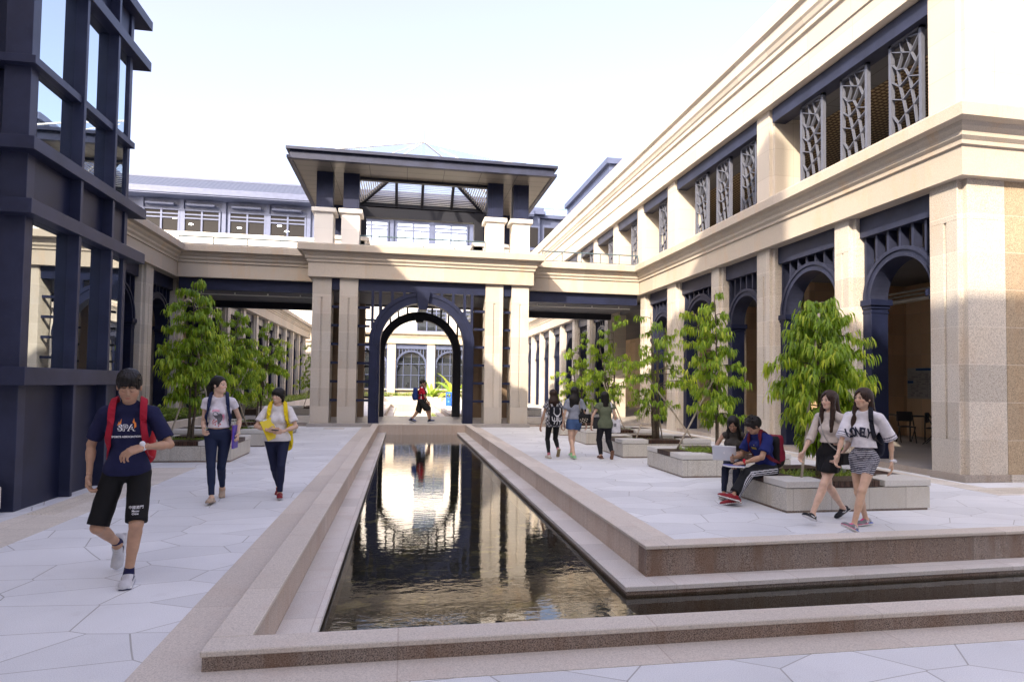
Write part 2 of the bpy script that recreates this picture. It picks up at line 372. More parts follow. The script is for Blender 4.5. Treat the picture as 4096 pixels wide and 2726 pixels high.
# ------------------------------------------------------------ reflecting pool
def pool():
    t = thing('reflecting_pool', 'long granite edged reflecting pool running up to the central gateway', 'pool', (0,4,0))
    c = MB(); ct = .12; cb = .085
    # capping slabs
    c.box(-1.08,-.85,3.93,22.95,cb,ct); c.box(-1.08,40,3.73,3.93,cb,ct); c.box(2.28,2.51,5.80,22.95,cb,ct); c.box(2.28,2.51,5.59,5.80,cb,ct); c.box(2.51,40,5.59,5.80,cb,ct)
    c.box(-1.08,2.51,22.95,23.3,cb,ct)
    c.mapv(shear); obj('coping', c, MT['coping'], t, bevel=.006)
    o = MB(); o.box(-1.07,-.86,3.95,22.95,-.6,cb); o.box(2.29,2.50,5.8,22.95,-.6,cb); o.box(-.86,2.29,22.955,23.29,-.6,cb)
    obj('side_wall', o, MT['wallpink'], t)
    o = MB(); o.box(-1.07,40,3.74,3.92,-.6,cb); o.box(2.29,40,5.605,5.79,-.6,cb)
    o.mapv(shear); obj('front_wall', o, MT['wet'], t, label='dark stained speckled granite wall facing the camera')
    l = MB(); zt = -.168
    l.box(-.86,-.57,3.92,22.95,zt-.045,zt); l.box(1.99,2.29,5.34,22.95,zt-.045,zt); l.box(2.29,40,5.34,5.605,zt-.045,zt)
    l.mapv(shear); obj('ledge', l, MT['ledge'], t, bevel=.004)
    l = MB(); l.box(-.86,-.585,3.92,22.95,-.6,zt-.045); l.box(2.005,2.29,5.355,22.95,-.6,zt-.045); l.box(2.29,40,5.355,5.605,-.6,zt-.045)
    l.mapv(shear); obj('ledge_support', l, MT['wet'], t)
    b = MB(); b.box(-.7,2.1,3.9,23,-.62,-.52); b.box(2.1,40,3.9,5.4,-.62,-.52); b.mapv(shear); obj('pool_floor', b, MT['poolbottom'], t)
    p = MB()
    random.seed(5)
    for i in range(420):
        x = random.uniform(-.5,6.5); y = random.uniform(3.98,14) if x < 1.95 else random.uniform(3.98,5.3); r = random.uniform(.02,.06)
        n = 7; ph = random.random()*6
        base = [(x+r*math.cos(ph+2*PI*k/n)*random.uniform(.8,1.2), y+r*math.sin(ph+2*PI*k/n)*random.uniform(.7,1.1)) for k in range(n)]
        p.add([(a,b_,-.53) for a,b_ in base]+[(x,y,-.52+r*.45)], [(k,(k+1)%n,n) for k in range(n)])
    q = obj('pebbles', p, MT['poolbottom'], t, smooth=True); q['kind'] = 'stuff'
    w = MB(); z = -.245
    w.add([(-.6,3.9,z),(2.02,3.9,z),(2.02,22.96,z),(-.6,22.96,z)],[(0,1,2,3)]); w.add([(2.02,3.9,z),(40,3.9,z),(40,5.37,z),(2.02,5.37,z)],[(0,1,2,3)]); w.mapv(shear)
    struct(obj('water', w, MT['water'], recalc=False))
    # second pool beyond the gateway
    t = thing('garden_pool', 'smaller shallow pool in the bright courtyard beyond the arch', 'pool', (0,30,0))
    c = MB(); c.box(-1.08,-.85,28.8,46.6,0,ct); c.box(2.28,2.51,31,46.6,0,ct); c.box(-1.08,2.51,46.4,46.6,0,ct); c.box(2.51,3.9,31,31.25,0,ct)
    obj('coping', c, MT['coping'], t, bevel=.006)
    o = MB(); o.box(-1.06,-.87,28.8,46.5,-.5,0); o.box(2.30,2.49,28.8,46.5,-.5,0); o.box(-.86,2.29,46.42,46.58,-.5,0); o.box(-.86,2.29,28.75,28.79,-.5,.05)
    obj('side_wall', o, MT['wallpink'], t)
    l = MB(); l.box(-.86,-.5,28.8,46.4,-.3,-.15); l.box(1.99,2.29,28.8,46.4,-.3,-.15); obj('ledge', l, MT['ledge'], t)
    b = MB(); b.box(-.86,2.29,28.8,46.4,-.5,-.4); obj('pool_floor', b, MT['ledge'], t)
    w = MB(); z = -.22; w.add([(-.52,28.8,z),(2.0,28.8,z),(2.0,46.4,z),(-.52,46.4,z)],[(0,1,2,3)])
    struct(obj('water', w, MT['water'], recalc=False))
    b = MB(); b.box(-.75,2.15,47.6,48.3,0,.62)
    tag(obj('stone_block', b, MT['planter'], bevel=.02), 'pale stone block standing behind the far pool', 'stone block')
pool()
def drain(x, y, label):
    m = MB(); w, h = .34, .22
    m.box(x-w,x+w,y-h,y-h+.015,-.01,.004).box(x-w,x+w,y+h-.015,y+h,-.01,.004).box(x-w,x-w+.015,y-h+.015,y+h-.015,-.01,.004).box(x+w-.015,x+w,y-h+.015,y+h-.015,-.01,.004)
    t = thing('drain_cover', label, 'drain cover', (x,y,0))
    obj('frame', m, MT['dirtystep'], t); obj('lid', MB().box(x-w+.03,x+w-.03,y-h+.03,y+h-.03,-.01,.003), MT['sidewalk'], t)
drain(-2.35, 22.5, 'rectangular stone drain cover in the paving left of the gateway')

# ------------------------------------------------------------ generic pieces
def pier_mb(y0, y1, x0=XR, d=.9, n=.10, g=.026, z0=0, z1=5.45, ga=.74, gb=4.72):
    m = MB(); ym = (y0+y1)/2+.02
    plain = [(x0,y0+n),(x0,y1),(x0+d,y1),(x0+d,y0),(x0+n,y0),(x0+n,y0+n)]
    gro = [(x0,y0+n),(x0,ym-g),(x0+.04,ym-g),(x0+.04,ym+g),(x0,ym+g),(x0,y1),(x0+d,y1),(x0+d,y0),(x0+n,y0),(x0+n,y0+n)]
    if g and ga is not None:
        m.prism(plain, z0, ga); m.prism(gro, ga, gb); m.prism(plain, gb, z1)
    else: m.prism(plain, z0, z1)
    return m
def arch_parts(u0, u1, spring, cw, rw, w0, w1, beam, ztop=5.45, z0=0, cap=True, fins=6, fw=.06, key=False, n=28, fin_list=None, fd=.2):
    """ring, columns, fins in (u,w,z); w0 is the front."""
    uc = (u0+u1)/2; ri = (u1-u0)/2-cw; ro = ri+rw
    ring = MB()
    def annulus(ra, rb, wa, wb):
        vs = []; fs = []
        for i in range(n+1):
            t = PI*i/n; c, s = math.cos(t), math.sin(t)
            vs += [(uc-ra*c,wa,spring+ra*s),(uc-rb*c,wa,spring+rb*s),(uc-rb*c,wb,spring+rb*s),(uc-ra*c,wb,spring+ra*s)]
        for i in range(n):
            for k in range(4):
                l = (k+1)%4; fs.append((i*4+k,i*4+l,i*4+4+l,i*4+4+k))
        fs += [(0,1,2,3),(n*4,n*4+3,n*4+2,n*4+1)]
        ring.add(vs, fs)
    annulus(ri, ro, w0, w1)
    annulus(ro-.07*rw/.22, ro+.015, w0-.035, w0-.001); annulus(ri-.0, ri+.05*rw/.22, w0-.022, w0-.001)
    cols = []
    for a, b in ((u0, u0+cw), (u1-cw, u1)):
        c = MB()
        if cap:
            c.box(a,b,w0,w1,z0,spring-.30)
            m = .03
            c.box(a-m*.5,b+m*.5,w0-m*.5,w1+m*.5,spring-.30,spring-.26); c.box(a-.003,b+.003,w0-.003,w1+.003,spring-.26,spring-.20)
            c.box(a-m,b+m,w0-m,w1+m,spring-.20,spring-.13); c.box(a-.07,b+.07,w0-.07,w1+.06,spring-.13,spring)
        else:
            c.box(a,b,w0,w1,z0,spring); s_ = b if a == u0 else a; 
            c.box(a-.0+.03,b-.25*cw-.0,w0-.035,w0-.001,z0,spring) if a == u0 else c.box(a+.25*cw,b-.03,w0-.035,w0-.001,z0,spring)
        cols.append(c)
    fin = MB()
    us = fin_list if fin_list else [u0+.06+(u1-u0-.12)*k/(fins-1) for k in range(fins)]
    for u in us:
        du = abs(u-uc); zb = spring+math.sqrt(max(ro*ro-du*du,0)) if du < ro else (spring+.0 if cap else z0)
        if zb < beam-.02: fin.box(u-fw/2,u+fw/2,w0+.02,w0+.02+fd,zb-.03,beam)
    return ring, cols, fin

ENT = [(.15,5.45),(.15,5.98),(.20,5.99),(.20,6.06),(.26,6.12),(.26,6.19),(.33,6.26),(.35,6.33),(.50,6.36),(.50,6.58),(.47,6.62),(-1.0,6.62),(-1.0,5.45)]
UP = [(.18,9.30),(.18,9.88),(.22,9.89),(.22,10.36),(.29,10.40),(.29,10.52),(.33,10.56),(.37,10.66),(.42,10.72),(.42,11.0),(.52,11.06),(.52,11.56),(.49,11.62),(-.4,11.62),(-.4,9.30)]

def lattice(u0, u1, z0, z1, w, dep, mp):
    """cracked-ice lattice screen in the (u,z) plane"""
    f = MB(); W = u1-u0; H = z1-z0
    for a in (u0, u1-.07): f.box(a,a+.07,w,w+dep,z0,z1)
    f.box(u0,u1,w,w+dep,z1-.05,z1)
    S = [(0,.04,.45,.0),(.45,0,.3,.16),(0,.04,.3,.16),(.3,.16,1,.05),(.7,0,.62,.12),(.3,.16,.12,.28),(.3,.16,.55,.27),(.62,.12,.8,.25),(.8,.25,1,.17),(.55,.27,.8,.25),(0,.22,.12,.28),(.12,.28,.38,.37),
         (.55,.27,.38,.37),(.38,.37,.3,.5),(0,.42,.38,.37),(.8,.25,.72,.42),(.38,.37,.72,.42),(.72,.42,1,.34),(.72,.42,.6,.56),(1,.5,.6,.56),(.3,.5,.6,.56),(0,.46,.3,.5),(.3,.5,.2,.66),(.6,.56,.5,.7),(.2,.66,.5,.7),(0,.6,.2,.66),
         (.5,.7,.78,.76),(.78,.76,1,.66),(.78,.76,.7,.9),(.2,.66,.12,.84),(.12,.84,.42,.86),(.5,.7,.42,.86),(.42,.86,.7,.9),(.7,.9,1,.84),(.7,.9,.78,1),(.42,.86,.36,1),(.12,.84,0,.8),(.12,.84,.16,1)]
    W2 = W-.14
    for a,b,c,d in S:
        p = (u0+.07+a*W2, z1-.05-b*(H-.05)); q = (u0+.07+c*W2, z1-.05-d*(H-.05))
        dx, dz = q[0]-p[0], q[1]-p[1]; L = math.hypot(dx,dz) or 1; nx, nz = -dz/L*.0095, dx/L*.0095
        f.add([(p[0]-nx,w+.01,p[1]-nz),(p[0]+nx,w+.01,p[1]+nz),(q[0]+nx,w+.01,q[1]+nz),(q[0]-nx,w+.01,q[1]-nz),
               (p[0]-nx,w+dep-.01,p[1]-nz),(p[0]+nx,w+dep-.01,p[1]+nz),(q[0]+nx,w+dep-.01,q[1]+nz),(q[0]-nx,w+dep-.01,q[1]-nz)],
              [(0,1,2,3),(7,6,5,4),(0,4,5,1),(1,5,6,2),(2,6,7,3),(3,7,4,0)])
    return f.mapv(mp)
YX = lambda u,w,z: (w,u,z)      # arcade facing -X : u = Y, w = X
def comp(f, g): return lambda *p: f(*g(*p))

def arcade(name, label, mirror, piers, mat_ent, y_end, y_start, upper=None, corner=True, lit=None):
    fm = mirx if mirror else (lambda x,y,z:(x,y,z))
    t = thing(name, label, 'building', fm(12, (y_start+y_end)/2, 0))
    for a, b in piers:
        obj('pier', pier_mb(a, b).mapv(fm), MT['granite'], t, bevel=.006)
    for (a0,a1),(b0,b1) in zip(piers, piers[1:]):
        if 23.4 < a1 < 28.4 and False: continue
        ring, cols, fin = arch_parts(a1, b0, 3.6, .25, .20, 10.10, 10.52, 5.0, fins=8 if b0-a1 > 2.3 else 7)
        if ring.v:
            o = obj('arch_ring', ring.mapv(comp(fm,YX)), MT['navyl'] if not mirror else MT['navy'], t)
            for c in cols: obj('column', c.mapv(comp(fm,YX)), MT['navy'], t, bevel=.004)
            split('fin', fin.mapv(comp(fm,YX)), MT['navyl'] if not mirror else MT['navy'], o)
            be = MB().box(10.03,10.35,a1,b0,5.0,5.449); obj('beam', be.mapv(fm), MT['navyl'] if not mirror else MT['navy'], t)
    e = MB()
    if corner: e.sweep([(XR,y_end),(XR,y_start),(30,y_start)], ENT)
    else: e.sweep([(XR,y_end),(XR,y_start)], ENT)
    obj('entablature', e.mapv(fm), MT['cornice'], t)
    return t, fm

# ------------------------------------------------------------ right building
PR = [(9.49,10.20),(12.28,12.85),(15.36,16.07),(18.14,18.72),(21.30,22.15),(24.28,24.85)]
PR2 = [(29.0,29.6),(32.0,32.6),(35.0,35.6),(38.0,38.6),(41.0,41.6),(44.0,44.6),(47,47.6),(50,50.6),(53,53.6),(56,56.6)]
t, fm = arcade('arcade_building', 'two storey sunlit granite and cream arcade building along the right side', False, PR, None, 58, 9.49)
for a, b in PR2: obj('pier', pier_mb(a,b), MT['granite'], t)
for (a0,a1),(b0,b1) in zip(PR2, PR2[1:]):
    ring, cols, fin = arch_parts(a1, b0, 3.6, .25, .20, 10.10, 10.52, 5.0, fins=7, n=16)
    o = obj('arch_ring', ring.mapv(YX), MT['navyl'], t)
    for c in cols: obj('column', c.mapv(YX), MT['navy'], t)
    split('fin', fin.mapv(YX), MT['navyl'], o)
    obj('beam', MB().box(10.03,10.35,a1,b0,5.0,5.449), MT['navyl'], t)
# plinth, corner wall
m = MB(); m.box(9.80,10.75,9.46,10.225,0,.13); obj('plinth', m, MT['dirtystep'], t, bevel=.01)
m = MB()
m.box(10.735,30,9.492,10.1,0,5.449)
obj('south_wall', m, MT['granite_south'], t)
m = MB().box(10.76,30,9.455,9.488,0,.128); obj('plinth', m, MT['granite'], t)
m = MB().box(9.93,16.6,10.1,58,0,.12); obj('gallery_floor', m, MT['floor'], t)
m = MB().box(9.90,9.93,10.225,24.2,0,.117); obj('worn_step', m, MT['dirtystep'], t)
m = MB().box(16.6,16.9,10.1,58,.0,5.5); obj('back_wall', m, MT['granite_dark'], t)
m = MB().box(10.4,16.6,10.1,58,5.1,5.3); obj('gallery_ceiling', m, MT['ceil'], t)
m = MB()
for y in (12.2,18.2,24.4): m.box(13.0,16.6,y,y+.25,.12,5.1)
split('cross_wall', m, MT['granite_dark'], t)
m = MB()
for k in range(3):
    m.tube([(16.0-k*.12,10.3,4.55+.1*k),(16.0-k*.12,24,4.55+.1*k)], .035, 6)
m.box(15.2,15.5,10.2,24,4.35,4.39)
split('service_pipe', m, MT['lampoff'], t)
# upper storey
m = MB().box(9.6,30,9.3,58,6.3,6.612); obj('upper_floor', m, MT['ceil'], t)
UPR = [(15.36,16.07),(21.4,22.15),(24.6,25.25),(27.75,28.4),(30.9,31.55),(34.0,34.65),(37.1,37.75),(40.2,40.85),(43.3,43.95),(46.4,47.05),(49.5,50.15),(52.6,53.25),(55.7,58)]
m = pier_mb(9.49,10.2,d=.72,z0=6.62,z1=9.3,ga=None); obj('upper_pier', m, MT['cream'], t, bevel=.005)
m = MB().box(10.555,30,9.492,9.9,6.622,9.299); obj('upper_south_wall', m, MT['cream'], t)
for a,b in UPR: obj('upper_pier', pier_mb(a,b,d=1.0,z0=6.62,z1=9.3,ga=None), MT['cream'], t, bevel=.005)
obj('upper_entablature', MB().sweep([(XR,58),(XR,9.49),(30,9.49)], UP), MT['cream'], t)
m = MB(); es = [(10.2,15.36)]+[(UPR[i][1],UPR[i+1][0]) for i in range(len(UPR)-1)]
for a,b in es:
    m.box(9.86,10.25,a,b,8.90,9.28)
split('lintel_beam', m, MT['navyl'], t)
m = MB().box(10.25,11.3,9.9,58,9.05,9.2); obj('upper_ceiling', m, MT['ceil'], t)
m = MB().box(11.3,16.5,9.9,58,9.12,9.26); obj('grid_ceiling', m, MT['grid'], t)
m = MB().box(10.2,30,9.9,58,11.3,11.58); obj('roof', m, MT['ceil'], t)
m = MB()
for k in range(30):
    z = 7.0+k*.08; x = 20.5-k*.13; m.add([(x,9.9,z),(x+.09,9.9,z+.02),(x+.09,58,z+.02),(x,58,z)],[(0,1,2,3)])
obj('louvre_screen', m, MT['slat'], t, recalc=False)
m = MB().box(20,20.2,9.9,58,6.6,6.9); obj('upper_back_wall', m, MT['cream'], t)
m = MB()
for y in range(12,58,3): m.box(17.5,17.8,y,y+.3,6.62,9.15)
split('upper_inner_post', m, MT['cream'], t)
scr = []
for a,b in es[:2]: scr += [(a+.35,a+1.2),(a+1.82,a+2.68),(a+3.3,a+4.18)]
for a,b in es[2:]: scr += [(a+.4,a+1.25)]
for a,b in scr:
    obj('lattice_screen', lattice(a,b,6.62,8.90,10.02,.09,YX), MT['lattice'], t)

# ------------------------------------------------------------ left building
PL = [(13.1,13.8),(16.1,16.8),(19.1,19.8),(22.2,22.9),(25.3,26.0),(29.0,29.6)]+[(32+3.0*k,32.6+3.0*k) for k in range(9)]
t, fm = arcade('granite_arcade', 'shaded single storey granite arcade on the left behind the glass tower', True, PL, None, 58, 11.9, corner=False)
obj('gallery_floor', MB().box(9.93,16.6,12,58,0,.12).mapv(mirx), MT['floor'], t)
obj('back_wall', MB().box(16.6,16.9,12,58,0,5.5).mapv(mirx), MT['granite_dark'], t)
obj('gallery_ceiling', MB().box(10.4,16.6,12,58,5.1,5.3).mapv(mirx), MT['ceil'], t)
obj('roof', MB().box(10.0,30,11.9,58,6.3,6.6).mapv(mirx), MT['ceil'], t)

# ------------------------------------------------------------ wings joining the gateway
def wing(nm, label, x0, x1, cat='gallery'):
    t = thing(nm, label, cat, ((x0+x1)/2,26.5,0))
    prof = ENT
    obj('entablature', MB().sweep([(x0,24.75),(x1,24.75)], prof), MT['cornice'], t)
    obj('back_entablature', MB().sweep([(x1,28.45),(x0,28.45)], prof), MT['cornice'], t)
    obj('beam', MB().box(x0,x1,24.80,25.1,5.02,5.449), MT['navy'], t)
    obj('back_beam', MB().box(x0,x1,28.1,28.4,4.75,5.449), MT['dark'], t)
    obj('ceiling', MB().box(x0,x1,25.1,28.1,5.02,5.2), MT['ceil'], t)
    m = MB(); m.tube([(x0+.1,25.4,4.93),(x1-.1,25.4,4.93)], .022, 6)
    for k in range(4):
        x = x0+(x1-x0)*(k+.5)/4; m.box(x-.02,x+.02,25.38,25.42,4.93,5.02)
    obj('light_tube', m, MT['lampoff'], t)
    obj('roof_deck', MB().box(x0,x1,25.6,27.6,6.4,6.6), MT['cream'], t)
    return t
wing('covered_walkway', 'granite covered walkway joining the left arcade to the gateway', -8.30, -3.45)
wing('covered_walkway', 'sunlit granite covered walkway joining the right arcade to the gateway', 4.88, 9.66)
fl = MB(); fl.box(-8.6,-3.4,24.0,28.75,0,.118); fl.box(-3.4,4.8,23.3,28.75,0,.12); fl.box(4.8,9.93,24.0,28.75,0,.118)
struct(obj('pavement', fl, MT['floor'], bevel=.005))
m = MB(); m.box(-8.6,-3.4,23.7,24.0,0,.06); m.box(4.8,9.93,23.7,24.0,0,.06); struct(obj('path', m, MT['dirtystep']))

def railing(nm, label, x0, x1, y, z0, z1, n, ends=0):
    t = thing(nm, label, 'railing', ((x0+x1)/2,y,z0))
    obj('top_rail', MB().tube([(x0,y,z1),(x1,y,z1)], .026, 8), MT['steel'], t)
    obj('lower_rail', MB().tube([(x0,y,z0+.16),(x1,y,z0+.16)], .014, 6), MT['steel'], t)
    for k in range(n):
        x = x0+(x1-x0)*k/(n-1); obj('post', MB().box(x-.014,x+.014,y-.02,y+.02,z0,z1), MT['steel'], t)
railing('railing', 'dark metal railing along the roof of the left walkway', -8.41, -3.55, 25.0, 6.62, 7.04, 5)
railing('railing', 'dark metal railing along the roof of the right walkway', 5.6, 9.75, 25.0, 6.62, 7.17, 6)

# ------------------------------------------------------------ gateway pavilion
def gateway():
    t = thing('gateway_pavilion', 'central granite gateway with navy arch, roof terrace pavilion and glass pyramid', 'gateway', (CX,26,0))
    XP = [(-3.33,-2.66),(-2.37,-1.71),(3.05,3.73),(4.06,4.74)]
    XY = lambda u,w,z:(u,w,z)
    for fr in (0,1):
        for a,b in XP:
            y0, y1 = (23.5,24.3) if not fr else (27.8,28.6)
            m = MB(); c = (a+b)/2; g = .03; yf = y0
            gro = [(a,y0),(c-g,y0),(c-g,y0+.04),(c+g,y0+.04),(c+g,y0),(b,y0),(b,y1),(a,y1)]
            pl = [(a,y0),(b,y0),(b,y1),(a,y1)]
            m.prism(pl,0,.74); m.prism(gro,.74,4.72); m.prism(pl,4.72,5.45)
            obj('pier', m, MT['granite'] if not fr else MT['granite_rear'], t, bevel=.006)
    for w0, w1, mt in ((23.58,24.0,'navy'),(28.15,28.5,'dark')):
        ring, cols, fin = arch_parts(CX-1.95, CX+1.95, 3.08, .39, .39, w0, w1, 5.03, cap=False, n=44, fin_list=[CX+q for q in (-1.86,-1.58,-1.14,-.70,.70,1.14,1.58,1.86)], fw=.10, fd=.14)
        if mt == 'dark':
            ring, cols, fin = arch_parts(CX-1.88, CX+1.88, 2.95, .36, .34, w0, w1, 5.0, cap=False, n=40, fin_list=[CX+q for q in (-1.7,-1.3,-.95,-.55,.55,.95,1.3,1.7)], fw=.08, fd=.14)
        o = obj('arch_ring', ring, MT[mt], t)
        for c in cols: obj('arch_leg', c, MT[mt], t, bevel=.004)
        split('fin', fin, MT[mt], o)
        kz = (5.06,4.38) if mt == 'navy' else (4.7,4.35)
        k = MB().yprism([(CX-.27,kz[0]),(CX+.27,kz[0]),(CX+.15,kz[1]),(CX-.15,kz[1])], w0-.16, w1); obj('keystone', k, MT[mt], o, bevel=.006)
        split('beam', MB().box(-1.71,3.05,w0+.02,w1,5.03,5.449).box(-2.66,-2.37,w0+.02,w1,5.03,5.449).box(3.73,4.06,w0+.02,w1,5.03,5.449), MT[mt], t)
        r = MB()
        for k in range(6):
            z = .96+.69*k
            for a,b in ((-2.66,-2.37),(3.73,4.06),(-1.71,CX-1.95),(CX+1.95,3.05)): r.box(a,b,w0+.1,w0+.2,z-.045,z+.045)
        split('rung', r, MT[mt], t)
    obj('entablature', MB().sweep([(-3.33,23.5),(4.74,23.5),(4.74,28.6),(-3.33,28.6)], ENT, closed=True), MT['cornice'], t)
    obj('ceiling', MB().box(-3.3,4.7,24.3,27.8,5.05,5.3), MT['ceil'], t)
    obj('terrace_deck', MB().box(-2.6,4.0,24.2,27.9,6.4,6.63), MT['cream'], t)
    for fr in (0,1):
        for a,b in XP:
            y0, y1 = (23.5,24.2) if not fr else (27.9,28.6)
            p = obj('pedestal', MB().box(a,b,y0,y1,6.62,7.86), MT['white'], t, bevel=.008)
            obj('pedestal_cap', MB().box(a-.10,b+.10,y0-.10,y1+.10,7.86,8.02), MT['white'], p, bevel=.012)
            c = MB().box(a+.04,b-.05,y0+.1,y1-.08,8.02,9.42); c.box(a+.22,b-.04,y0+.085,y0+.099,8.02,9.4)
            obj('column', c, MT['navy'], t)
    # eave : soffit sheet, fascias, upstand
    ex0, ex1, ey0, ey1 = -4.17, 5.53, 22.25, 29.85
    ix0, ix1, iy0, iy1 = -2.2, 3.55, 23.95, 28.15
    def ringbox(m, a, b, z0, z1, th=None):
        ax0,ax1,ay0,ay1 = a; bx0,bx1,by0,by1 = b
        m.box(ax0,ax1,ay0,by0,z0,z1); m.box(ax0,ax1,by1,ay1,z0,z1); m.box(ax0,bx0,by0,by1,z0,z1); m.box(bx1,ax1,by0,by1,z0,z1)
    m = MB(); ringbox(m, (ex0+.12,ex1-.12,ey0+.12,ey1-.12), (ix0,ix1,iy0,iy1), 9.40, 9.44); obj('soffit', m, MT['soffit'], t)
    m = MB(); ringbox(m, (ex0+.03,ex1-.03,ey0+.03,ey1-.03), (ex0+.2,ex1-.2,ey0+.2,ey1-.2), 9.37, 9.48)
    ringbox(m, (ex0+.12,ex1-.12,ey0+.12,ey1-.12), (ix0,ix1,iy0,iy1), 9.48, 9.68)
    ringbox(m, (ex0,ex1,ey0,ey1), (ex0+.3,ex1-.3,ey0+.3,ey1-.3), 9.68, 9.78)
    obj('fascia', m, MT['navyl'], t, bevel=.004)
    m = MB(); ringbox(m, (ex0+.3,ex1-.3,ey0+.3,ey1-.3), (ix0,ix1,iy0,iy1), 9.70, 9.76)
    ringbox(m, (-3.15,4.5,23.2,28.9), (-2.95,4.3,23.4,28.7), 9.76, 10.14); obj('roof_upstand', m, MT['navyl'], t)
    m = MB(); ap = (CX-.02,26.05,11.75); B = [(-2.95,23.4,10.14),(4.3,23.4,10.14),(4.3,28.7,10.14),(-2.95,28.7,10.14)]
    m.add(B+[ap], [(0,1,4),(1,2,4),(2,3,4),(3,0,4)]); obj('glass_pyramid', m, MT['roofglass'], t, recalc=False)
    m = MB()
    for b in B: m.tube([b, ap], .03, 6)
    for x in (-.7,2.05): m.tube([(x,23.4,10.14),(x*.45+CX*.55,24.9,11.05)], .018, 6)
    split('pyramid_rib', m, MT['lampoff'], t)
    obj('lightning_rod', MB().tube([(ap[0],ap[1],11.7),(ap[0],ap[1],12.25)], [.012,.005], 6), MT['steel'], t)
    # louvred inner roof
    z0, z1 = 9.5, 10.9; ns = 26; m = MB(); d = MB()
    for k in range(ns):
        f = k/ns; z = z0+(z1-z0)*f; yb = 28.1-f*2.0; yf = 24.0+f*2.0; xa = -2.1+f*2.2; xb = 3.45-f*2.2
        m.box(xa,xb,yb-.012,yb,z,z+.030)
        for x,s in ((xa,1),(xb,-1)): m.add([(x,yf,z),(x,yb,z),(x+.05*s,yb,z+.012),(x+.05*s,yf,z+.012)],[(0,1,2,3)])
    obj('louvre_slat_set', m, MT['slat'], t, recalc=False)
    for a in ((-2.1,24.0),(3.45,24.0),(3.45,28.1),(-2.1,28.1)):
        e = (CX-.55 if a[0] < 0 else CX+.6, 26.05); d.bar((a[0],a[1],9.5),(e[0],e[1],10.9),.14,.16)
    for x in (-.45,CX,2.0): d.bar((x,28.1,9.48),(x,26.2,10.85),.12,.14); d.bar((x,24.0,9.48),(x,25.9,10.85),.12,.14)
    split('louvre_frame', d, MT['dark'], t)
    m = MB(); m.box(-2.6,4.0,27.95,28.25,8.95,9.39); m.box(-2.6,4.0,27.98,28.2,9.45,9.75); m.box(-2.1,-1.8,27.9,28.3,6.6,9.0); m.box(3.05,3.45,27.9,28.3,6.6,9.0); m.box(-2.3,3.6,23.9,24.1,9.3,9.395)
    split('inner_frame', m, MT['dark'], t)
gateway()
railing('railing', 'pale green handrail between the white pedestals above the arch', -1.70, 3.03, 23.75, 6.62, 7.12, 5)

# ------------------------------------------------------------ glass tower on the left
def tower():
    t = thing('glass_tower', 'tall navy metal and glass stair tower at the left edge', 'tower', (-6.5,9.8,0))
    obj('core', MB().box(-9.6,-4.95,8.80,11.05,0,9.75), MT['dark'], t)
    ps = [(0,1.53),(3.78,4.38),(7.15,7.70)]; gs = [(1.75,3.60),(4.54,5.46),(5.56,6.98),(7.86,8.9)]
    ys = [8.62,9.47,10.43,11.12]
    for a,b in ps: split('spandrel_panel', MB().box(-4.95,-4.61,8.62,11.1,a,b).box(-9.6,-4.95,8.66,8.799,a,b), MT['navy'], t)
    for a,b in gs:
        for i in range(3):
            obj('window', MB().box(-4.94,-4.615,ys[i]+(.10 if i else .03),ys[i+1],a-.01,b+.01), MT['glass'], t)
        obj('south_panel', MB().box(-9.6,-4.95,8.64,8.799,a,b), MT['navy'], t)
    for i,y in enumerate(ys[1:]):
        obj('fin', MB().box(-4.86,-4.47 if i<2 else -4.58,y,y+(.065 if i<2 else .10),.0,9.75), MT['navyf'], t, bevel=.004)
    obj('corner_post', MB().box(-4.90,-4.60,8.46,8.62,0,9.75), MT['navyf'], t, bevel=.004)
    obj('corner_post', MB().box(-5.5,-5.18,8.50,8.66,0,9.75), MT['navy'], t, bevel=.004)
    for z0,z1 in ((1.53,1.75),(3.60,3.78),(4.38,4.54),(6.98,7.14),(7.70,7.86),(9.75,9.95)):
        y1 = 11.6 if z0 > 2 else 11.22
        m = MB().box(-4.86,-4.44,8.28,y1,z0,z1); m.box(-9.7,-4.86,8.28,8.60,z0,z1); obj('ledge', m, MT['navyf'], t, bevel=.004)
    for z in (5.46,8.9): obj('transom', MB().box(-4.86,-4.50,8.35,11.2,z,z+.10).box(-9.6,-4.86,8.35,8.6,z,z+.1), MT['navyf'], t, bevel=.003)
    obj('roof', MB().box(-9.8,-4.3,8.2,11.7,9.95,10.05), MT['navyf'], t)
tower()
b = MB().box(-9.5,-4.62,7.95,8.26,.08,.34)
tag(obj('granite_bench', b, MT['coping'], bevel=.01), 'pale granite bench block in front of the glass tower', 'bench')
bs = MB().box(-9.4,-4.68,8.0,8.2,0,.08); obj('bench_base', bs, MT['soil'], bpy.data.objects['granite_bench'])

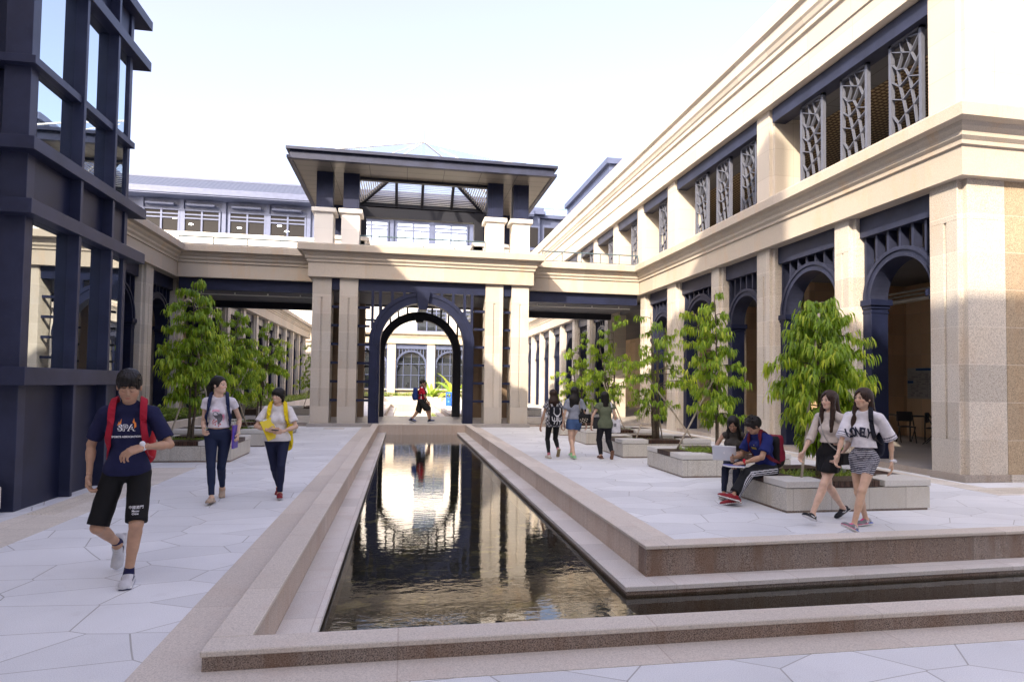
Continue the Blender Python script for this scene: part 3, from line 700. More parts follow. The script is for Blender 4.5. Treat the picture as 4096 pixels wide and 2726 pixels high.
# ------------------------------------------------------------ far building closing the courtyard
def far():
    Y = 61.0; t = thing('far_building', 'long cream building with arched windows and navy tiled roof closing the courtyard', 'building', (-5,Y,0))
    obj('wall', MB().box(-40,30,Y+.7,Y+1.0,0,15.3), MT['white'], t)
    obj('plinth_wall', MB().box(-40,30,Y+.35,Y+.69,0,1.05), MT['granite'], t)
    for k in range(-7,3):
        a = -.78+3.79*k; b = 2.25+3.79*k
        obj('pier', MB().box(b,a+3.79,Y,Y+.7,0,5.45), MT['cream'], t)
        if k > -4 or True:
            ring, cols, fin = arch_parts(a, b, 3.3, .16, .16, Y+.2, Y+.5, 4.95, fins=11, n=20, fw=.07)
            o = obj('arch_ring', ring, MT['bluegrey'], t); obj('column', cols[0], MT['bluegrey'], t); obj('column', cols[1], MT['bluegrey'], t); split('fin', fin, MT['bluegrey'], o)
            obj('beam', MB().box(a,b,Y+.15,Y+.5,4.95,5.449), MT['bluegrey'], t)
            w = obj('window', MB().box(a,b,Y+.55,Y+.6,1.05,5.0), MT['glassfar'], t)
            g = MB()
            for q in (.25,.5,.75): x = a+(b-a)*q; g.box(x-.03,x+.03,Y+.48,Y+.549,1.05,4.9)
            for z in (1.1,2.4,3.5): g.box(a,b,Y+.47,Y+.548,z-.03,z+.03)
            obj('window_bar', g, MT['bluegrey'], w)
            obj('sill', MB().box(a,b,Y+.05,Y+.34,.95,1.07), MT['cream'], t)
    obj('entablature', MB().sweep([(-40,Y),(30,Y)], [(o*1.1,z) for o,z in ENT]), MT['cornice'], t)
    def win(x0,x1,z0,z1,mt,n=2,trans=True,dp=.68):
        w = obj('window', MB().box(x0,x1,Y+dp-.06,Y+dp,z0,z1), MT[mt], t)
        g = MB()
        for k in range(n+1):
            x = x0+(x1-x0)*k/n; g.box(x-.05,x+.05,Y+dp-.12,Y+dp-.061,z0,z1)
        for z in ((z0,z1) if not trans else (z0,z1-.35,z1-.75,z1)): g.box(x0,x1,Y+dp-.11,Y+dp-.062,z-.045,z+.045)
        obj('window_bar', g, MT['bluegrey'], w)
    for x in (-38,-33,-28,-23,-18,-13.3,-8.0,1.25,6.0): win(x,x+1.9 if x<0 else x+2.8,6.75,8.9,'glassfar',2 if x<0 else 3)
    for x in (-33,-28,-23,-18,-13.3,-8.0,1.25,6.0): win(x,x+2,10.6,12.8,'glassfar',2)
    obj('parapet', MB().box(-40,11.9,Y+.2,Y+.7,14.3,15.3).box(-40,11.9,Y+.1,Y+.2,15.05,15.3), MT['white'], t)
    # navy top floor
    obj('top_floor_wall', MB().box(-40,12.0,Y+1.2,Y+1.5,15.3,18.6), MT['bluegrey'], t)
    def tw(x0,x1,mt):
        w = obj('window', MB().box(x0,x1,Y+1.08,Y+1.14,15.35,17.55), MT[mt], t); g = MB(); xm = (x0+x1)/2
        for x in (x0,xm,x1): g.box(x-.08,x+.08,Y+.98,Y+1.079,15.3,17.6)
        for z in (17.5,17.1,16.75): g.box(x0,x1,Y+.99,Y+1.078,z-.06,z+.06)
        if mt != 'glassfar2':
            for x in ((x0+xm)/2,(x1+xm)/2): g.box(x-.04,x+.04,Y+1.0,Y+1.077,15.3,16.7)
        obj('window_bar', g, MT['bluegrey'], w)
        obj('sunshade', MB().box(x0+.25,x1-.35,Y+.55,Y+1.1,17.85,18.02), MT['bluegrey'], w)
    MT['skyglass'] = glass('sky_reflecting_glass', refl=.9, tint=(.85,.93,1)); MT['glassfar2'] = flat('dark_office_glass', (.020,.019,.021), .5, spec=.12)
    for x0,x1 in ((-39,-36),(-35.4,-32.4),(-31.4,-28.4),(-27.8,-24.8),(-24.0,-20.94),(-20.5,-17.37),(-16.5,-13.3),(-12.87,-9.6)): tw(x0,x1,'glassfar2')
    for x0,x1 in ((-8.8,-5.6),(-4.95,-1.8),(-.89,2.32),(2.83,6.05),(6.9,10.0)): tw(x0,x1,'skyglass')
    m = MB()
    for x in (-24.2,-20.72,-17.0,-13.1,-9.3,-5.3,-1.4,2.55,6.5): m.box(x-.18,x+.18,Y+1.0,Y+1.2,15.3,18.5)
    split('pilaster', m, MT['bluegrey'], t)
    m = MB()
    for x,z in ((-21.3,16.7),(-19.9,16.2),(-15.6,16.1),(-12.0,16.5),(-11.3,16.0)):
        n=10; m.add([(x+.2*math.cos(2*PI*k/n),Y+1.05,z+.07*math.sin(2*PI*k/n)) for k in range(n)],[tuple(range(n))])
    split('ceiling_lamp', m, MT['lampwhite'], t, recalc=False)
    obj('eave', MB().box(-41,12.6,Y-.6,Y+1.2,18.5,18.75).box(-41,12.6,Y-.7,Y-.61,18.62,18.85).box(-41,12.6,Y-.4,Y+1.2,18.76,19.25), MT['bluegrey'], t)
    r = MB(); r.xprism([(Y-.35,19.25),(Y+2.55,20.92),(Y+9,19.25)], -41, 12.4); obj('roof', r, MT['roof'], t)
    obj('ridge', MB().box(-41,12.4,Y+2.4,Y+2.75,20.86,21.02), MT['bluegrey'], t)
    m = MB().box(12.0,13.4,Y+.4,Y+8,15.3,18.9).box(12.0,13.9,Y-.1,Y+8,18.9,19.2).box(12.0,13.75,Y+.05,Y+8,19.2,19.6); obj('corner_block', m, MT['bluegrey'], t)
    m = MB().box(13.4,30,Y+1,Y+8,6.6,18.7).box(13.4,30,Y+.6,Y+8,18.7,19.05); obj('side_block', m, MT['bluegrey'], t)
    m = MB()
    for x in range(14,28,2): m.box(x,x+1.4,Y+.9,Y+.99,15.6,17.8)
    m.box(12.2,13.2,Y+.3,Y+.39,15.6,17.6)
    split('window', m, MT['glassfar2'], t)
far()
railing('railing', 'thin railing on the roof of the distant navy block', 13.9, 19, 61.8, 19.05, 19.75, 6)
m = MB().box(15.9,28,47,60,17.5,19.3).box(15.6,28,46.7,60,19.3,19.75)
t = thing('rooftop_hall', 'navy roofed hall rising behind the right arcade building', 'building', (20,50,0))
obj('eave', m, MT['bluegrey'], t); obj('wall', MB().box(16.5,28,47.5,60,11,17.5), MT['bluegrey'], t)
r = MB().yprism([(16.2,19.75),(22,20.6),(27.8,19.75)], 47, 60); obj('roof', r, MT['roof'], t)

# unseen off-frame blocks added and sized to shade the plaza and gateway
t = thing('rear_shade_block', 'tall cream lecture block standing behind the photographer', 'building', (-15,-10,0))
obj('wall', MB().box(-34,-5.3,-20,-2,0,17.8), MT['cream'], t); obj('shade_wing', MB().box(-12,26,-32,-12,0,18.9), MT['cream'], t); obj('shadow_slab', MB().box(-15,-6.9,-7.6,-7.0,17.8,24.9), MT['cream'], t)  # added masses; wing and thin slab shaped for shadow edges on the right arcade
t = thing('left_shade_block', 'cream teaching block rising behind the left arcade', 'building', (-14,5,0))
obj('wall', MB().box(-24,-9.8,-2,15.2,0,15.0), MT['cream'], t)  # added mass, its top edge set to throw the gateway's diagonal shadow
# ============================================================ planters, trees, plants
def colored(name, vs, fs, cols, mat, parent, smooth=False):
    me = bpy.data.meshes.new(name); off = parent_world(parent) if parent else (0,0,0)
    v = np.asarray(vs, dtype=np.float64) - np.array(off)
    me.from_pydata(v.tolist(), [], fs)
    a = me.color_attributes.new('Col','FLOAT_COLOR','POINT'); c = np.ones((len(v),4), dtype=np.float32); c[:,:3] = np.asarray(cols, dtype=np.float32).reshape(len(v),-1)[:,:3] if np.ndim(cols) > 1 else cols
    a.data.foreach_set('color', c.ravel())
    if smooth: me.polygons.foreach_set('use_smooth', [True]*len(me.polygons))
    me.materials.append(mat); o = bpy.data.objects.new(name, me); COL.objects.link(o)
    if parent: o.parent = parent
    return o

def leaf_into(vs, fs, cs, base, d, L, W, droop, side, shade, seg=3):
    """one narrow folded leaf, drooping"""
    b = len(vs); p = V3(base); d = V3(d).normalized()
    for i in range(seg+1):
        f = i/seg; w = W*math.sin(PI*min(.12+f*.88,1.0)**.8)*(1 if i < seg else 0)+.0008
        vs.append(tuple(p - side*w)); vs.append(tuple(p + side*w)); cs.append(shade); cs.append(shade)
        if i < seg:
            d = (d + V3((0,0,-droop))).normalized(); p = p + d*(L/seg)
    for i in range(seg): fs.append((b+2*i, b+2*i+1, b+2*i+3, b+2*i+2))

def tree(base, H, spread, seed, label, stems=1, dens=1.0, lean=(0,0), crown0=.30, prof=None, group=None):
    rnd = random.Random(seed); x0,y0,z0 = base
    t = thing('young_tree', label, 'tree', base, group)
    tr = MB(); br = MB(); vs = []; fs = []; cs = []
    tops = []
    for s in range(stems):
        a = rnd.uniform(0,6.28); off = .0 if stems == 1 else .10
        px, py = x0+off*math.cos(a), y0+off*math.sin(a); pts = []
        hx = lean[0]+rnd.uniform(-.10,.10)*H*(.3 if s == 0 else 1); hy = lean[1]+rnd.uniform(-.10,.10)*H*(.3 if s == 0 else 1); Hs = H*(1 if s == 0 else rnd.uniform(.7,.92))
        for k in range(9):
            f = k/8; pts.append(V3((px+hx*f*f+rnd.uniform(-.02,.02), py+hy*f*f+rnd.uniform(-.02,.02), z0+Hs*f*.97)))
        r0 = .055 if stems == 1 else .030
        tr.tube(pts, [r0*(1-.88*k/8)+.004 for k in range(9)], 8); tops.append((pts, Hs))
        if stems <= 2:
            for q in range(5):
                a = rnd.uniform(0,6.28); tr.tube([pts[0]+V3((.05*math.cos(a),.05*math.sin(a),-.02)), pts[1].lerp(pts[0],.4)+V3((.02*math.cos(a),.02*math.sin(a),0)), pts[2]], [.03,.018,.008], 6)
    nb = int(46*dens)
    def env(f):      # relative radius by height fraction
        if prof:
            for (a,ra),(b,rb) in zip(prof, prof[1:]):
                if a <= f <= b: return ra+(rb-ra)*(f-a)/(b-a)
            return prof[-1][1]
        g = (f-crown0)/(1-crown0); return (math.sin(PI*min(1,max(g,0))**.75)**.7)*.9+.12
    for k in range(nb):
        pts, Hs = tops[k % len(tops)]
        f = crown0 + (1-crown0)*((k+rnd.random())/nb); q = f*8; i = min(int(q),7); p = pts[i].lerp(pts[i+1], q-i)
        if f > .97: p = pts[-1]
        a = k*2.4+rnd.uniform(-.5,.5); R = spread*env(f)*rnd.uniform(.45,1.08)
        up = rnd.uniform(.25,.8)
        m = 5; bp = [p]; d = V3((math.cos(a),math.sin(a),up)).normalized()
        for j in range(m):
            d = (d + V3((rnd.uniform(-.18,.18),rnd.uniform(-.18,.18),-.16-.05*j))).normalized(); bp.append(bp[-1]+d*(R/m*1.08))
        br.tube(bp, [.009*(1-j/(m+1))+.0018 for j in range(m+1)], 5, cap=False)
        nc = max(3, int(7*R/spread*dens)+3)
        tw = rnd.uniform(.0,1.0)
        for c in range(nc):
            fj = (.25+.75*(c+rnd.random()*.6)/nc)*m; j = min(int(fj), m-1); cp = bp[j].lerp(bp[j+1], min(fj-j,1))
            ta = a+rnd.uniform(-1.3,1.3); tl = rnd.uniform(.05,.22); tip = cp+V3((math.cos(ta)*tl,math.sin(ta)*tl,rnd.uniform(-.02,.10)))
            n = rnd.randint(6,10)
            young = rnd.random()
            for l in range(n):
                ff = (l+.5)/n; lp = cp.lerp(tip, ff); la = ta+(1 if l%2 else -1)*rnd.uniform(.3,1.2); ld = V3((math.cos(la),math.sin(la),rnd.uniform(-.45,.35)))
                L = rnd.uniform(.11,.19); W = rnd.uniform(.010,.0155)
                side = ld.cross(V3((0,0,1))).normalized(); side = (side+V3((0,0,rnd.uniform(-.5,.5)))).normalized()
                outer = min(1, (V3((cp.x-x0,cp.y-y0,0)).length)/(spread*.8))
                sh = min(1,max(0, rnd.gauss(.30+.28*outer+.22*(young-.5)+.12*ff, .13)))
                leaf_into(vs, fs, cs, lp, ld, L, W, rnd.uniform(.8,1.6), side, (sh,sh,sh))
    obj('trunk', tr, MT['bark'], t, smooth=True)
    obj('branch', br, MT['bark'], t, smooth=True)
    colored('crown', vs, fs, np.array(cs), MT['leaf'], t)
    return t

def stake(a, b, label, r=.018):
    m = MB(); a = V3(a); b = V3(b); n = 7
    m.tube([a.lerp(b,k/n)+V3((random.uniform(-.006,.006),random.uniform(-.006,.006),0)) for k in range(n+1)], [r*(1.08 if k%2 else .95) for k in range(n+1)], 8)
    o = obj('bamboo_stake', m, MT['bamboo'], None, smooth=True)
    return tag(o, label, 'stake', 'support stakes of the young trees')

def grass(name, x0, x1, y0, y1, z, n, h, seed, label, mat='bushleaf', wide=.004, shade=.3):
    rnd = random.Random(seed); vs = []; fs = []; cs = []
    for k in range(n):
        x = rnd.uniform(x0,x1); y = rnd.uniform(y0,y1); a = rnd.uniform(0,6.28); hh = h*rnd.uniform(.4,1.1); ld = V3((math.cos(a)*.5,math.sin(a)*.5,1))
        side = V3((-math.sin(a),math.cos(a),0)); s = min(1,max(0,rnd.gauss(shade,.15)))
        leaf_into(vs, fs, cs, (x,y,z), ld, hh, wide*rnd.uniform(.7,1.5), rnd.uniform(.15,.5), side, (s,s,s))
    o = colored(name, vs, fs, np.array(cs), MT[mat], None); o['kind'] = 'stuff'; o['label'] = label; o['category'] = 'grass'
    return o

def planter(x0, x1, y0, y1, label, group, mirror=False, seed=0, z=.37):
    """stone tree pit with corner slabs and timber bench lengths"""
    fmx = (lambda m: m.mapv(mirx)) if mirror else (lambda m: m)
    cx, cy = (x0+x1)/2, (y0+y1)/2; loc = mirx(cx,cy,0) if mirror else (cx,cy,0)
    t = thing('planter_bench', label, 'planter', loc, group)
    w = .42
    b = MB(); b.box(x0+.012,x1-.012,y0+.012,y0+w,.03,z-.055); b.box(x0+.012,x1-.012,y1-w,y1-.012,.03,z-.055); b.box(x0+.012,x0+w,y0+w,y1-w,.03,z-.055); b.box(x1-w,x1-.012,y0+w,y1-w,.03,z-.055)
    obj('stone_base', fmx(b), MT['planter'], t)
    b = MB().box(x0+.03,x1-.03,y0+.03,y1-.03,0,.03); obj('base_recess', fmx(b), MT['wet'], t)
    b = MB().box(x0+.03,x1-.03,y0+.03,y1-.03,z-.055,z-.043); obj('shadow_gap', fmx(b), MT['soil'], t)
    # timber on: front middle, left-back, right-back
    lx = x1-x0; ly = y1-y0
    wood = [(x0+.62,x0+1.46,y0,y0+w,'y'), (x0,x0+w,y0+.52,y0+1.12,'x'), (x1-w,x1,y0+.52,y0+1.12,'x'), (x0+.7,x1-.7,y1-w,y1,'y')]
    caps = [(x0,x0+.62,y0,y0+w),(x0+1.46,x1,y0,y0+w),(x0,x0+w,y0+w,y0+.52),(x0,x0+w,y0+1.12,y1),(x1-w,x1,y0+w,y0+.52),(x1-w,x1,y0+1.12,y1),(x0+w,x0+.7,y1-w,y1),(x1-.7,x1-w,y1-w,y1)]
    for a in caps: obj('cap_slab', fmx(MB().box(a[0]+.001,a[1]-.001,a[2]+.001,a[3]-.001,z-.045,z+.04)), MT['plantercap'], t, bevel=.005)
    for a in wood:
        m = MB(); step = .085
        if a[4] == 'y':
            n = int((a[1]-a[0])/step)
            for k in range(n): m.box(a[0]+k*step+.004,a[0]+(k+1)*step-.004,a[2]+.004,a[3]+.02,z-.045,z+.036)
        else:
            n = int((a[3]-a[2])/step)
            for k in range(n): m.box(a[0]+.004,a[1]+.02,a[2]+k*step+.004,a[2]+(k+1)*step-.004,z-.045,z+.036)
        obj('bench_slats', fmx(m), MT['wood'], t)
    s = MB().box(x0+w,x1-w,y0+w,y1-w,.0,z-.10); obj('soil', fmx(s), MT['soil'], t)
    sx = (x0+w,x1-w) if not mirror else (2*CX-(x1-w),2*CX-(x0+w))
    return (sx[0],sx[1],y0+w,y1-w)
G = 'stone planters with timber bench tops in a row'
PP = [(4.93,7.10,7.38,9.02),(4.93,7.08,10.43,12.07),(4.90,7.06,13.41,15.05),(4.95,7.10,16.45,18.1),(5.0,7.15,19.5,21.15)]
PLB = ['stone planter the seated pair rests on, nearest on the right','stone planter just behind the seated pair, second on the right','stone planter with bare soil and two bamboo props, third on the right','stone planter beside the woman in green, fourth on the right','farthest stone planter on the right, half hidden by the denim shorts woman']
soils = []
for k,(q,l) in enumerate(zip(PP,PLB)): soils.append(planter(*q, l, G, seed=k))
PLL = [(4.71,6.9,13.2,14.85),(4.70,6.9,16.25,17.9),(4.70,6.9,19.3,20.95)]
LLB = ['stone planter behind the woman with the horse print shirt','stone planter between the two women walking on the left','farthest stone planter on the left side near the gateway']
for k,(q,l) in enumerate(zip(PLL,LLB)): soils.append(planter(*q, l, G, mirror=True, seed=k+9))
planter(4.70,6.9,31.5,33.1, 'small stone planter beyond the left walkway', G, mirror=True)
planter(5.0,7.1,31.5,33.1, 'small stone planter beyond the right walkway', G)
gl = ['weedy grass in the nearest right planter','fresh green grass in the second right planter','sparse weeds in the third right planter','sparse weeds in the fourth right planter','sparse weeds in the farthest right planter','low green ground cover in the nearest left planter','low green ground cover in the middle left planter','low green ground cover in the farthest left planter']
gn = [(2200,.22),(4200,.27),(700,.16),(700,.18),(500,.16),(4200,.20),(3200,.20),(2600,.20)]
for k,(s,l,(n,h)) in enumerate(zip(soils,gl,gn)): grass('grass', s[0]+.03,s[1]-.03,s[2]+.03,s[3]-.03,.265,n,h,50+k,l, shade=.6 if k in (0,1) else .4, wide=.007)

P1 = [(0,.1),(.26,.35),(.36,.75),(.5,1.0),(.62,1.1),(.72,.95),(.82,.7),(.92,.5),(1,.2)]
P2 = [(0,.1),(.25,.45),(.38,.95),(.48,.85),(.6,1.0),(.66,.45),(.8,.62),(.9,.42),(1,.15)]
GT = 'young trees with drooping leaves in the planters'
tree((5.90,8.05,.27), 2.70, .68, 11, 'bushiest young tree, right of the seated pair behind the two walking women', 1, 2.0, (.12,.1), .17, P1, GT)
tree((6.15,11.25,.27), 3.25, .66, 12, 'tall narrow young tree directly behind the seated pair', 2, 1.35, (-.1,0), .22, P2, GT)
tree((6.0,14.2,.27), 3.25, 1.0, 13, 'airy many stemmed young tree in the third right planter', 4, .95, (-.1,0), .24, None, GT)
tree((6.0,17.3,.27), 3.5, .85, 14, 'young tree behind the woman in green', 3, .95, (-.1,0), .28, None, GT)
tree((5.85,20.3,.27), 3.2, .85, 15, 'young tree behind the denim shorts woman, farthest on the right', 3, .95, (0,0), .22, None, GT)
tree((-4.35,14.0,.27), 3.5, .74, 16, 'largest left tree, behind the man and the ponytail woman', 2, 1.7, (0,0), .28, None, GT)
tree((-4.38,17.1,.27), 3.2, .80, 17, 'young tree between the two women on the left', 2, 1.4, (.15,0), .34, None, GT)
tree((-4.35,20.1,.27), 3.2, .80, 18, 'young tree right behind the woman in white tee', 3, 1.3, (.2,0), .34, None, GT)
tree((-4.3,32.2,.27), 3.6, 1.3, 19, 'small tree seen beyond the left walkway beside the gateway pier', 2, 1.0, (0,0), .28, None, GT)
random.seed(3)
for a,b,l in (((5.39,7.72,.38),(5.86,8.0,2.7),'pale bamboo stake leaning past the black skirt woman into the bushy tree'),
    ((5.28,11.4,.41),(6.05,11.25,1.95),'bamboo stake left of the tree behind the seated pair'),
    ((5.42,13.9,.41),(5.95,14.2,1.6),'thin bamboo stake on the left of the airy tree'),
    ((6.75,13.75,.41),(5.8,14.2,1.85),'long bamboo stake slanting down right from the airy tree'),
    ((6.33,14.5,.27),(6.02,14.2,1.7),'short dark stake behind the airy tree stems'),
    ((6.2,17.05,.38),(5.68,17.2,1.75),'bamboo stake behind the white tote bag'),
    ((6.28,17.0,.38),(5.8,17.3,1.7),'second bamboo stake behind the white tote bag'),
    ((5.45,20.1,.38),(5.8,20.3,1.5),'bamboo stake at the farthest right planter'),
    ((-4.70,13.75,.38),(-4.28,14.0,2.1),'pale bamboo stake leaning right beside the standing man'),
    ((-3.85,13.9,.38),(-4.35,14.05,2.5),'brown bamboo stake rising behind the ponytail woman'),
    ((-4.05,17.5,.38),(-4.5,17.1,2.0),'bamboo stake crossing behind the ponytail woman right arm'),
    ((-4.7,16.8,.38),(-4.0,17.2,1.95),'bamboo stake of the crossed pair left of the white tee woman'),
    ((-3.75,19.9,.38),(-4.35,20.1,2.0),'brown stake of the crossed pair behind the white tee woman'),
    ((-4.9,32.4,.3),(-4.3,32.2,2.1),'thin stake seen beyond the left walkway')):
    stake(a,b,l)

# raised beds with hedges
def bush(name, x0,x1,y0,y1,z,n,h,seed,label,cat='hedge', L=.13, W=.022, mat='bushleaf', shade=.45, kind='stuff'):
    rnd = random.Random(seed); vs = []; fs = []; cs = []
    for k in range(n):
        x = rnd.uniform(x0,x1); y = rnd.uniform(y0,y1); zz = z+h*(rnd.random()**.6)*(.75+.25*math.sin(x*3.1+seed)*math.cos(y*2.3)); a = rnd.uniform(0,6.28)
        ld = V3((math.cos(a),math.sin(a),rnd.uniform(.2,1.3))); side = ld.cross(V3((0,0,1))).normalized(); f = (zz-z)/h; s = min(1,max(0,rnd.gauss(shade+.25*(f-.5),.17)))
        leaf_into(vs, fs, cs, (x,y,zz), ld, L*rnd.uniform(.6,1.3), W*rnd.uniform(.6,1.3), rnd.uniform(.1,.5), side, (s,s,s), 2)
    o = colored(name, vs, fs, np.array(cs), MT[mat], None); o['label'] = label; o['category'] = cat
    if kind: o['kind'] = kind
    return o
b = MB().box(-6.42,-6.27,12.6,23.3,0,.46).box(-6.42,-6.27,29.3,57,0,.46)
tag(obj('retaining_wall', b, MT['coping'], bevel=.006), 'low beige stone wall holding the hedge along the left arcade', 'low wall')
b = MB().box(-8.3,-6.42,12.6,23.3,0,.36).box(-8.3,-6.42,29.3,57,0,.36); struct(obj('hedge_soil', b, MT['soil']))
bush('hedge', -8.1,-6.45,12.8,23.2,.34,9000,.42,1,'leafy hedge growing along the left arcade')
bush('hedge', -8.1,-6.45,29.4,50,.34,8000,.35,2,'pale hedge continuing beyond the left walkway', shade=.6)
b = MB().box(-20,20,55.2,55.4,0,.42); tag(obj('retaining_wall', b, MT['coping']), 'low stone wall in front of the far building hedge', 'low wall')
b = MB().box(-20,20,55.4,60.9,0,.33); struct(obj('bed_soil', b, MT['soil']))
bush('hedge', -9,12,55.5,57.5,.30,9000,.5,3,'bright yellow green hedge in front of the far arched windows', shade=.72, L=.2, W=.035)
def banana(x,y,z,h,n,seed,label):
    rnd = random.Random(seed); vs=[];fs=[];cs=[]; t = thing('banana_plant', label, 'plant', (x,y,z))
    for k in range(n):
        a = rnd.uniform(0,6.28); e = rnd.uniform(.9,2.6); ld = V3((math.cos(a),math.sin(a),e*1.2)); side = V3((-math.sin(a),math.cos(a),rnd.uniform(-.4,.4)))
        s = rnd.uniform(.4,1); leaf_into(vs,fs,cs,(x+rnd.uniform(-.1,.1),y,z),ld,h*rnd.uniform(.6,1.1),rnd.uniform(.08,.15)*h/1.8,rnd.uniform(.08,.3),side,(s,s,s),7)
    colored('leaf_fan', vs, fs, np.array(cs), MT['banana'], t)
    obj('stem', MB().tube([(x,y,z-.1),(x,y,z+h*.3)],[.09,.04],8), MT['banana'], t)
banana(2.45,55.9,.3,2.3,15,4,'upright paddle leaved plant right of the walking boy')
banana(4.5,56.0,.3,3.2,10,5,'larger banana plant partly hidden by the right arch leg')
banana(6.3,56.0,.3,3.0,10,6,'banana plant seen through the rungs right of the arch')

# blue barrel and black bin
def bin_(): 
    t = thing('litter_barrel', 'blue plastic barrel litter bin in the bright courtyard', 'bin', (3.36,45.5,0))
    m = MB(); N=20; prof = [(.27,0),(.28,.05),(.28,.25),(.295,.27),(.28,.29),(.28,.52),(.295,.54),(.28,.56),(.27,.62)]
    def lathe(prof, x, y):
        b = len(m.v)
        for r,z in prof:
            for k in range(N): m.v.append((x+r*math.cos(2*PI*k/N), y+r*math.sin(2*PI*k/N), z))
        for i in range(len(prof)-1):
            for k in range(N): m.f.append((b+i*N+k,b+i*N+(k+1)%N,b+(i+1)*N+(k+1)%N,b+(i+1)*N+k))
        m.f.append(tuple(b+k for k in range(N))); m.f.append(tuple(b+(len(prof)-1)*N+k for k in range(N)))
    lathe(prof,3.36,45.5); obj('barrel', m, MT['bluebin'], t, smooth=True)
    m = MB(); 
    for a in (0.4,1.9,3.5,5.1): m.box(3.36+.26*math.cos(a)-.03,3.36+.26*math.cos(a)+.03,45.5+.26*math.sin(a)-.03,45.5+.26*math.sin(a)+.03,.62,.92)
    lathe([(.29,.9),(.29,.97),(.24,1.0)],3.36,45.5); obj('hood', m, MT['bluebin'], t)
bin_()
t = thing('litter_bin', 'black slatted litter bin beside the left hedge behind the crossed stakes', 'bin', (-5.6,22.2,0))
m = MB().box(-5.9,-5.3,22,22.5,.05,.85); obj('body', m, MT['blackplastic'], t, bevel=.02)
obj('lid', MB().box(-5.95,-5.25,21.95,22.55,.95,1.02), MT['blackplastic'], t, bevel=.01); obj('post', MB().box(-5.62,-5.58,22.2,22.3,.85,.95), MT['blackplastic'], t)

# things inside the right arcade : boards, table, chairs
def boards():
    X = 16.58
    t = thing('notice_board', 'white poster full of timetable rows on the arcade back wall', 'board', (X,17,2.3))
    bx = MB().box(X-.04,X,16.5,18.1,1.35,2.35); obj('panel', bx, MT['board'], t)
    g = MB()
    for k in range(11): z = 1.42+.075*k; g.box(X-.045,X-.041,16.55,18.05,z,z+.006)
    for y in (16.9,17.3,17.7): g.box(X-.045,X-.041,y,y+.006,1.4,2.2)
    rnd = random.Random(1)
    for k in range(60):
        y = rnd.uniform(16.6,17.9); z = 1.435+.075*rnd.randint(0,9); g.box(X-.046,X-.042,y,y+rnd.uniform(.05,.2),z+.01,z+.03)
    obj('printed_rows', g, MT['text_grey'], t)
    obj('header', MB().box(X-.047,X-.04,16.55,17.75,2.26,2.33).box(X-.047,X-.04,17.85,18.08,1.85,1.93), MT['boardblue'], t)
    t = thing('notice_board', 'tall blue felt board right of the white poster', 'board', (X,15.8,1.4))
    obj('panel', MB().box(X-.05,X,13.0,16.3,.55,2.35), MT['boardblue'], t); 
    f = MB().box(X-.06,X,16.3,16.36,.4,2.38).box(X-.06,X,13,16.3,2.35,2.39); obj('frame', f, MT['frameal'], t)
    obj('pinned_sheet', MB().box(X-.06,X-.052,15.92,16.26,2.1,2.33), MT['board'], t)
    obj('pinned_text', MB().box(X-.065,X-.061,16.0,16.2,2.19,2.23), MT['text_grey'], t)
boards()
def chair(x, y, rz, label):
    c, s = math.cos(rz), math.sin(rz); f = lambda a,b,z:(x+a*c-b*s, y+a*s+b*c, z)
    t = thing('folding_chair', label, 'chair', (x,y,.12), 'dark folding chairs inside the arcade')
    obj('seat', MB().box(-.2,.2,-.2,.2,.56,.59).mapv(f), MT['blackplastic'], t, bevel=.01)
    obj('backrest', MB().box(-.2,.2,.2,.225,.72,1.0).mapv(f), MT['blackplastic'], t, bevel=.01)
    for sx in (-.19,.19):
        obj('leg', MB().bar((sx,.28,.12),(sx,-.15,.58),.025,.025).mapv(f), MT['blackplastic'], t)
        obj('leg', MB().bar((sx,-.25,.12),(sx,.21,.98),.025,.025).mapv(f), MT['blackplastic'], t)
chair(14.6,15.0,.6,'dark folding chair nearer the blue board'); chair(14.3,15.7,-.5,'dark folding chair beside the dark table')
t = thing('folding_table', 'dark folding table against the arcade back wall', 'table', (15,17,.12))
obj('table_top', MB().box(14.6,15.3,15.9,17.8,.84,.87), MT['blackplastic'], t)
for y in (16.0,17.7):
    for x in (14.7,15.2): obj('leg', MB().box(x-.015,x+.015,y-.015,y+.015,.12,.84), MT['blackplastic'], t)
